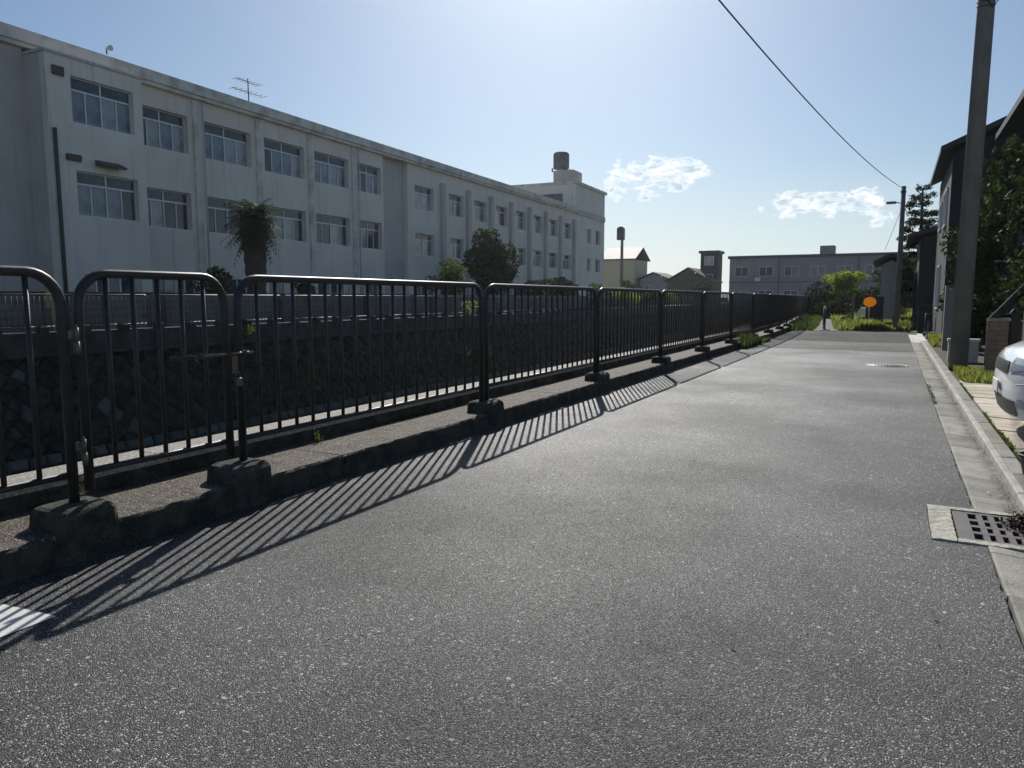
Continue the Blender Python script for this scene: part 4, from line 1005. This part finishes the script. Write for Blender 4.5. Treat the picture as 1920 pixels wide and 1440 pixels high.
def hwin(t, side, a, z, w, h, off):
    """side 'y' = on the face looking towards -Y at y=off, 'x' = face looking towards -X at x=off"""
    f = MB(); p = MB(); k = .05
    if side == 'y':
        f.box(a, a + w, off - .05, off - .003, z, z + k); f.box(a, a + w, off - .05, off - .003, z + h - k, z + h)
        for q in (a, a + w / 2 - k / 2, a + w - k): f.box(q, q + k, off - .05, off - .003, z + k, z + h - k)
        p.box(a + k, a + w - k, off - .025, off - .004, z + k, z + h - k)
    else:
        f.box(off - .05, off - .003, a, a + w, z, z + k); f.box(off - .05, off - .003, a, a + w, z + h - k, z + h)
        for q in (a, a + w / 2 - k / 2, a + w - k): f.box(off - .05, off - .003, q, q + k, z + k, z + h - k)
        p.box(off - .025, off - .004, a + k, a + w - k, z + k, z + h - k)
    o = f.build('window', 'alu', t); p.build('pane', 'glass', o)
hA = house((2.75, 17.3, 0), 0, 7, 0, 6, 5.4, 'housebrown', 'brown two-storey house whose roof corner shows at the upper right edge', over=.6, rise=1.6)
hwin(hA, 'y', 1.0, 3.6, 1.6, 1.1, 0); hwin(hA, 'x', 1.5, 3.6, 1.6, 1.1, 0); hwin(hA, 'x', 1.2, .9, 1.7, 1.6, 0)
hB = house((1.25, 24.6, 0), 0, 7, 0, 6.6, 5.3, 'housedark', 'charcoal two-storey house behind the thick pole', over=.32, rise=1.7)
hwin(hB, 'y', .5, 3.4, 1.2, 1.1, 0); hwin(hB, 'y', 2.6, 3.4, 1.5, 1.1, 0); hwin(hB, 'x', 1.0, 3.4, 1.6, 1.1, 0); hwin(hB, 'x', 3.9, 3.5, 1.2, .9, 0); hwin(hB, 'x', 2.4, .9, 1.8, 1.4, 0); hwin(hB, 'y', .6, .8, 1.2, 1.5, 0)
hC = house((-.15, 38.4, -.05), -.45, .35, 0, 5, 2.85, 'housepale', 'pale narrow outbuilding beyond the far utility pole', over=.35, rise=.35)
hD = house((.95, 36.0, -.05), -.1, 6, 0, 6, 3.8, 'housedark', 'dark low house behind the pine tree', over=.5, rise=1.0)
hwin(hD, 'y', .5, 1.2, 1.4, 1.2, 0)
MB().box(0, 1.3, 0, .12, 0, 1.0).build('dark_panel_fence', 'housedark', loc=(.80, 30.9, -.02), label='solid dark panel closing the lot at the end of the pale kerb', cat='fence')
# pale low wall by the gutter
lw = empty('garden_wall', (.98, 16.6, 0), 'low sunlit cream garden wall left of the thick pole', 'wall')
MB().box(0, .5, 0, .18, 0, .42).build('wall_body', 'housepale', lw)
MB().box(-.02, .52, -.02, .20, .421, .47).build('cap', 'slab_new', lw)
gpil = MB().box(0, .3, 0, .3, 0, 1.55).build('gate_pillar', 'greypost', loc=(1.06, 20.2, 0), label='grey gate pillar among the garden greenery', cat='pillar')
bpil = empty('brick_pillar', (1.33, 13.6, .02), 'brown brick gate pillar right of the thick pole', 'pillar')
for k in range(12):
    for q in range(2):
        if k % 2 == 0: MB().box(.0, .26, q * .132, q * .132 + .125, k * .073, k * .073 + .066).build('brick', 'brick', bpil)
        else: MB().box(q * .132, q * .132 + .125, .0, .257, k * .073, k * .073 + .066).build('brick', 'brick', bpil)
MB().box(.008, .25, .008, .25, 0, .87).build('mortar_core', 'joint', bpil)
MB().box(-.02, .28, -.02, .28, .876, .92).build('cap', 'slab', bpil)
MB().box(0, .06, 0, .06, 0, .55).build('stake', 'bollard', loc=(.93, 25.9, 0), label='short dark stake by the pale kerb', cat='post')
tr = empty('garden_trolley', (.90, 27.6, 0), 'teal garden trolley at the foot of the dark house', 'trolley')
MB().box(0, .35, 0, .5, .1, .14).build('platform', 'teal', tr)
MB().tube([(.03, .05, .1), (.03, .05, .75), (.32, .05, .75), (.32, .05, .1)], .015, 6).build('handle', 'teal', tr)
for q in (.05, .45): MB().tube([(.0, q, .05), (.05, q, .05)], .05, 10).build('wheel', 'rubber', tr)

# ------------------------------------------------------------------ buildings beyond
def block(loc, w, d, h, m, label, floors, bays, cat='building', rz=0, name='far_building', ww=.55):
    t = empty(name, loc, label, cat, rz=rz); MB().box(0, w, 0, d, 0, h).build('wall', m, t)
    MB().box(-.3, w + .3, -.3, d + .3, h, h + .45).build('roof', 'rooftile', t)
    fh = h / floors; bw_ = w / bays
    dp = MB().tube([(0, -.12, .1), (0, -.12, h)], .07, 6).mesh('downpipe', 'pipe')
    for k in range(2, bays, 3): link('downpipe', dp, t, (bw_ * k, 0, 0))
    for f_ in range(1, floors): MB().box(0, w, -.14, -.004, fh * f_ - .12, fh * f_ + .06).build('string_course', 'block', t)
    if bays > 3:
        for k in range(bays): MB().box(bw_ * k + .3, bw_ * k + 1.1, -.5, -.05, fh + .15, fh + .75).build('air_conditioner', 'white', t) if k % 3 == 1 else None
        MB().box(w * .35, w * .35 + 2.2, 2, 5, h + .45, h + 1.9).build('roof_hut', m, t)
    fm_ = MB(); W_ = bw_ * ww
    fm_.box(0, W_, -.08, -.005, 0, .07); fm_.box(0, W_, -.08, -.005, 1.5, 1.57); fm_.box(0, .07, -.08, -.005, .07, 1.5); fm_.box(W_ - .07, W_, -.08, -.005, .07, 1.5); fm_.box(W_ / 2 - .04, W_ / 2 + .04, -.08, -.005, .07, 1.5)
    fm_ = fm_.mesh('window', 'alu'); pm_ = MB().box(.07, W_ - .07, -.04, -.006, .07, 1.5).mesh('pane', 'curtain'); pd_ = MB().box(.07, W_ - .07, -.04, -.006, .07, 1.5).mesh('pane', 'glass')
    for f_ in range(floors):
        for k in range(bays):
            o = link('window', fm_, t, (bw_ * (k + .5 - ww / 2), 0, fh * f_ + .95)); link('pane', pd_ if rnd.random() < .6 else pm_, o)
    return t
block((-25.3, 130, 0), 40, 11, 7.9, 'housegrey', 'long blue-grey two-storey block closing the view beyond the fence', 2, 10)
house((-47, 126, 0), 0, 6, 0, 8, 8.0, 'houseyellow', 'tall cream house just right of the school end block', 'gable_y', rise=2.2)
hE = house((-40.5, 128, 0), 0, 5, 0, 8, 4.5, 'housegrey', 'low grey house between the cream house and the dark roofs', rise=1.2)
hwin(hE, 'y', 1, 2.2, 1.6, 1.3, 0)
house((-35.6, 128, 0), 0, 7.5, 0, 8, 4.0, 'housebrown', 'dark gabled house left of the blue-grey block', rise=2.4)
bk_ = block((-31.2, 134, 0), 3.0, 4, 9.2, 'housedark', 'narrow dark tower-like house above the gabled roofs', 3, 1)
MB().tube([(0, 0, -.05), (0, 0, 13.2)], .35, 10, r2=.22).build('street_mast', 'pole', loc=(-41.5, 121, 0), label='tall distant pole rising over the cream house roofs', cat='pole')
MB().bevbox(-.55, .55, -.5, .5, 0, 2.2, .3).build('pole_transformer', 'pipe', loc=(-41.5, 120.3, 11.0), label='dark transformer can near the top of the distant pole', cat='transformer')
tree('far_tree', (-27.5, 118, 0), 'dark far tree in the gap left of the blue-grey block', 'tree', 1.5, .2, (0, 0, 2.2), (2.6, 2, 1.7), 1500, .3, 'leaf', 90, 9)
# ------------------------------------------------------------------ white car
car = empty('parked_car', (.86, 7.86, .06), 'white parked car with its nose towards the gutter at the right edge', 'car')
Wd = .88
prof = [(.05, .20), (.015, .34), (.0, .50), (.02, .64), (.07, .735), (.20, .80), (.55, .90), (.98, .98), (1.30, 1.19), (1.62, 1.40), (2.0, 1.47), (2.9, 1.46), (3.4, 1.36), (3.75, .95), (3.85, .6), (3.82, .25)]
def nose(y, z):
    for (xa, za), (xb, zb) in zip(prof, prof[1:]):
        if za <= z <= zb: return xa + (xb - xa) * (z - za) / (zb - za) + .16 * abs(y / Wd) ** 3
    return .2
ny = 17; vs = []; n = len(prof)
for k in range(ny):
    t = -1 + 2 * k / (ny - 1)
    for (x, z) in prof:
        yy = t * Wd * (1 - (.17 * max(0, z - .95) / .5)); fr = (.16 * abs(t) ** 3 if x < 1 else (-.15 * abs(t) ** 3 if x > 3.3 else 0)); vs.append((x + fr, yy, z - .05 * abs(t) ** 4 * (z > .6)))
fs = [(k * n + i, k * n + i + 1, (k + 1) * n + i + 1, (k + 1) * n + i) for k in range(ny - 1) for i in range(n - 1)]
b = MB(); b.add(vs, fs, True); b.add([vs[i] for i in range(n)], [tuple(range(n))]); b.add([vs[(ny - 1) * n + i] for i in range(n)], [tuple(range(n))]); b.build('body', 'carpaint', car)
def patch(name, m, y0, y1, zf0, zf1, off=.008, nn=8, parent=car):
    """thin shell lying on the nose of the body between two height curves"""
    vs = []; fs = []
    for i in range(nn + 1):
        y = y0 + (y1 - y0) * i / nn
        for j in range(4):
            z = zf0(y) + (zf1(y) - zf0(y)) * j / 3; vs.append((nose(y, z) - off, y, z))
    for i in range(nn):
        for j in range(3): fs.append((4 * i + j, 4 * i + j + 1, 4 * i + 5 + j, 4 * i + 4 + j))
    return MB().add(vs, fs, True).build(name, m, parent)
patch('grille', 'blackpl', -.42, .42, lambda y: .56, lambda y: .66)
patch('bumper_intake', 'blackpl', -.60, .60, lambda y: .215, lambda y: .34)
for s_ in (-1, 1):
    patch('headlight', 'lamp', s_ * .48, s_ * .80, lambda y: .57 + .05 * (abs(y) - .48) / .32, lambda y: .70 - .02 * (abs(y) - .48))
    patch('fog_light', 'lamp', s_ * .64, s_ * .76, lambda y: .29, lambda y: .36, .006)
MB().bevbox(-.016, -.006, -.165, .165, .37, .475, .003).build('number_plate', 'white', car)
MB().tube([(.035, -.80, .50), (.5, -.853, .52)], .004, 4).build('panel_gap', 'blackpl', car)
b = MB(); b.add([(1.02, -.70, 1.0), (1.02, .70, 1.0), (1.60, .62, 1.385), (1.60, -.62, 1.385), (1.03, -.70, 1.03), (1.03, .70, 1.03), (1.58, .62, 1.40), (1.58, -.62, 1.40)], [(0, 1, 2, 3), (4, 7, 6, 5), (0, 4, 5, 1), (3, 2, 6, 7), (0, 3, 7, 4), (1, 5, 6, 2)])
b.build('windscreen', 'carglass', car)
for s_ in (-1, 1):
    b = MB().prism([(1.30, 1.02), (1.72, 1.36), (2.75, 1.37), (3.25, 1.04)], s_ * .70, s_ * .845, 'y'); b.build('side_window', 'carglass', car)
    MB().bevbox(1.35, 1.50, s_ * .98 - .09, s_ * .98 + .09, .98, 1.12, .03).build('wing_mirror', 'carpaint', car)
    for wx in (.66, 3.15):
        c = s_ * .765
        wo_ = MB().tube([(wx, c - .09, .285), (wx, c + .09, .285)], .285, 28).build('wheel', 'rubber', car)
        MB().tube([(wx, c - .098, .285), (wx, c + .098, .285)], .19, 18).build('rim', 'chrome', wo_)
        MB().tube([(wx, s_ * .80, .30), (wx, s_ * .8525, .30)], .335, 28, smooth=False).build('wheel_arch', 'blackpl', car)
# black plastic tub by the kerb
tb = empty('black_tub', (.93, 6.0, .055), 'black plastic planter tub at the right edge beside the kerb', 'tub')
MB().lathe([(.0001, .0), (.085, .0), (.115, .12), (.122, .125), (.122, .14), (.108, .14), (.1, .10), (.0001, .10)], 22).build('tub', 'blackpl', tb)
MB().lathe([(.0001, .14), (.035, .15), (.03, .17), (.0001, .175)], 10).build('knob', 'blackpl', tb)

# ------------------------------------------------------------------ litter: dead leaf heap on the drain, loose leaves
def leafmesh(n, place, size, seed):
    r = random.Random(seed); vs = []; fs = []
    for k in range(n):
        p = Vector(place(r)); a = Vector((r.gauss(0, 1), r.gauss(0, 1), r.gauss(0, .45))).normalized(); e = a.cross(Vector((0, 0, 1))).normalized(); s = size * r.uniform(.5, 1.4); cu = Vector((0, 0, s * r.uniform(-.3, .5)))
        o = len(vs); vs += [p - a * s, p - e * s * .3 + cu, p + a * s, p + e * s * .3 + cu]; fs += [(o, o + 1, o + 2), (o, o + 2, o + 3)]
    return vs, fs
def heap(r):
    x = r.gauss(.735, .055); y = r.gauss(4.80, .10); d = math.hypot((x - .74) / .11, (y - 4.8) / .2); return (min(x, .80), y, .008 + max(0, .075 * (1 - d)) * r.random() + (.04 if x > .74 else 0))
vs, fs = leafmesh(1500, heap, .016, 91); MB().add(vs, fs).build('leaf_heap', 'deadleaf', kind='stuff', label='heap of dark dead leaves on the corner of the drain grate', cat='leaves')
def deb(r): y = 3 + 22 * r.random() ** 1.5; return (.725 - abs(r.gauss(0, .03)), y, .004)
vs, fs = leafmesh(420, deb, .011, 92); MB().add(vs, fs).build('gutter_litter', 'deadleaf', kind='stuff', label='scattered dark leaf crumbs along the gutter lip', cat='leaves')
def scat(r): return (-3.38 + 3.8 * r.random(), 1.5 + 24 * r.random() ** 1.4, .003)
vs, fs = leafmesh(90, scat, .009, 93); MB().add(vs, fs).build('road_litter', 'deadleaf', kind='stuff', label='tiny dark crumbs scattered over the road', cat='leaves')
lv = [(-1.32, 5.62, 0, 'paleleaf', 'pale curled leaf on the road in front of the fence shadow'), (.60, 5.5, .0, 'paleleaf', 'pale leaf lying in the gutter before the drain'), (.66, 5.45, .0, 'paleleaf', 'second pale leaf in the gutter near the lip'),
      (-3.33, 5.3, 0, 'paleleaf', 'dry twig leaf at the kerb foot under the third block'), (-1.65, 24.4, .006, 'deadleaf', 'dark scrap on the dark far patch of road'), (.62, 7.6, 0, 'paleleaf', 'pale leaf in the middle gutter'), (-.45, 2.6, 0, 'deadleaf', 'dark leaf on the near road')]
for k, (x, y, z, m, l) in enumerate(lv):
    r = random.Random(100 + k); s = .022; b = MB(); a = r.uniform(0, 3); ca, sa = math.cos(a), math.sin(a)
    b.add([(-s * ca, -s * sa, .004), (s * .4 * sa, -s * .4 * ca, .012), (s * ca, s * sa, .016), (-s * .4 * sa, s * .4 * ca, .007)], [(0, 1, 2), (0, 2, 3)])
    b.build('fallen_leaf', m, loc=(x, y, z + .003), label=l, cat='leaf', group='loose leaves')
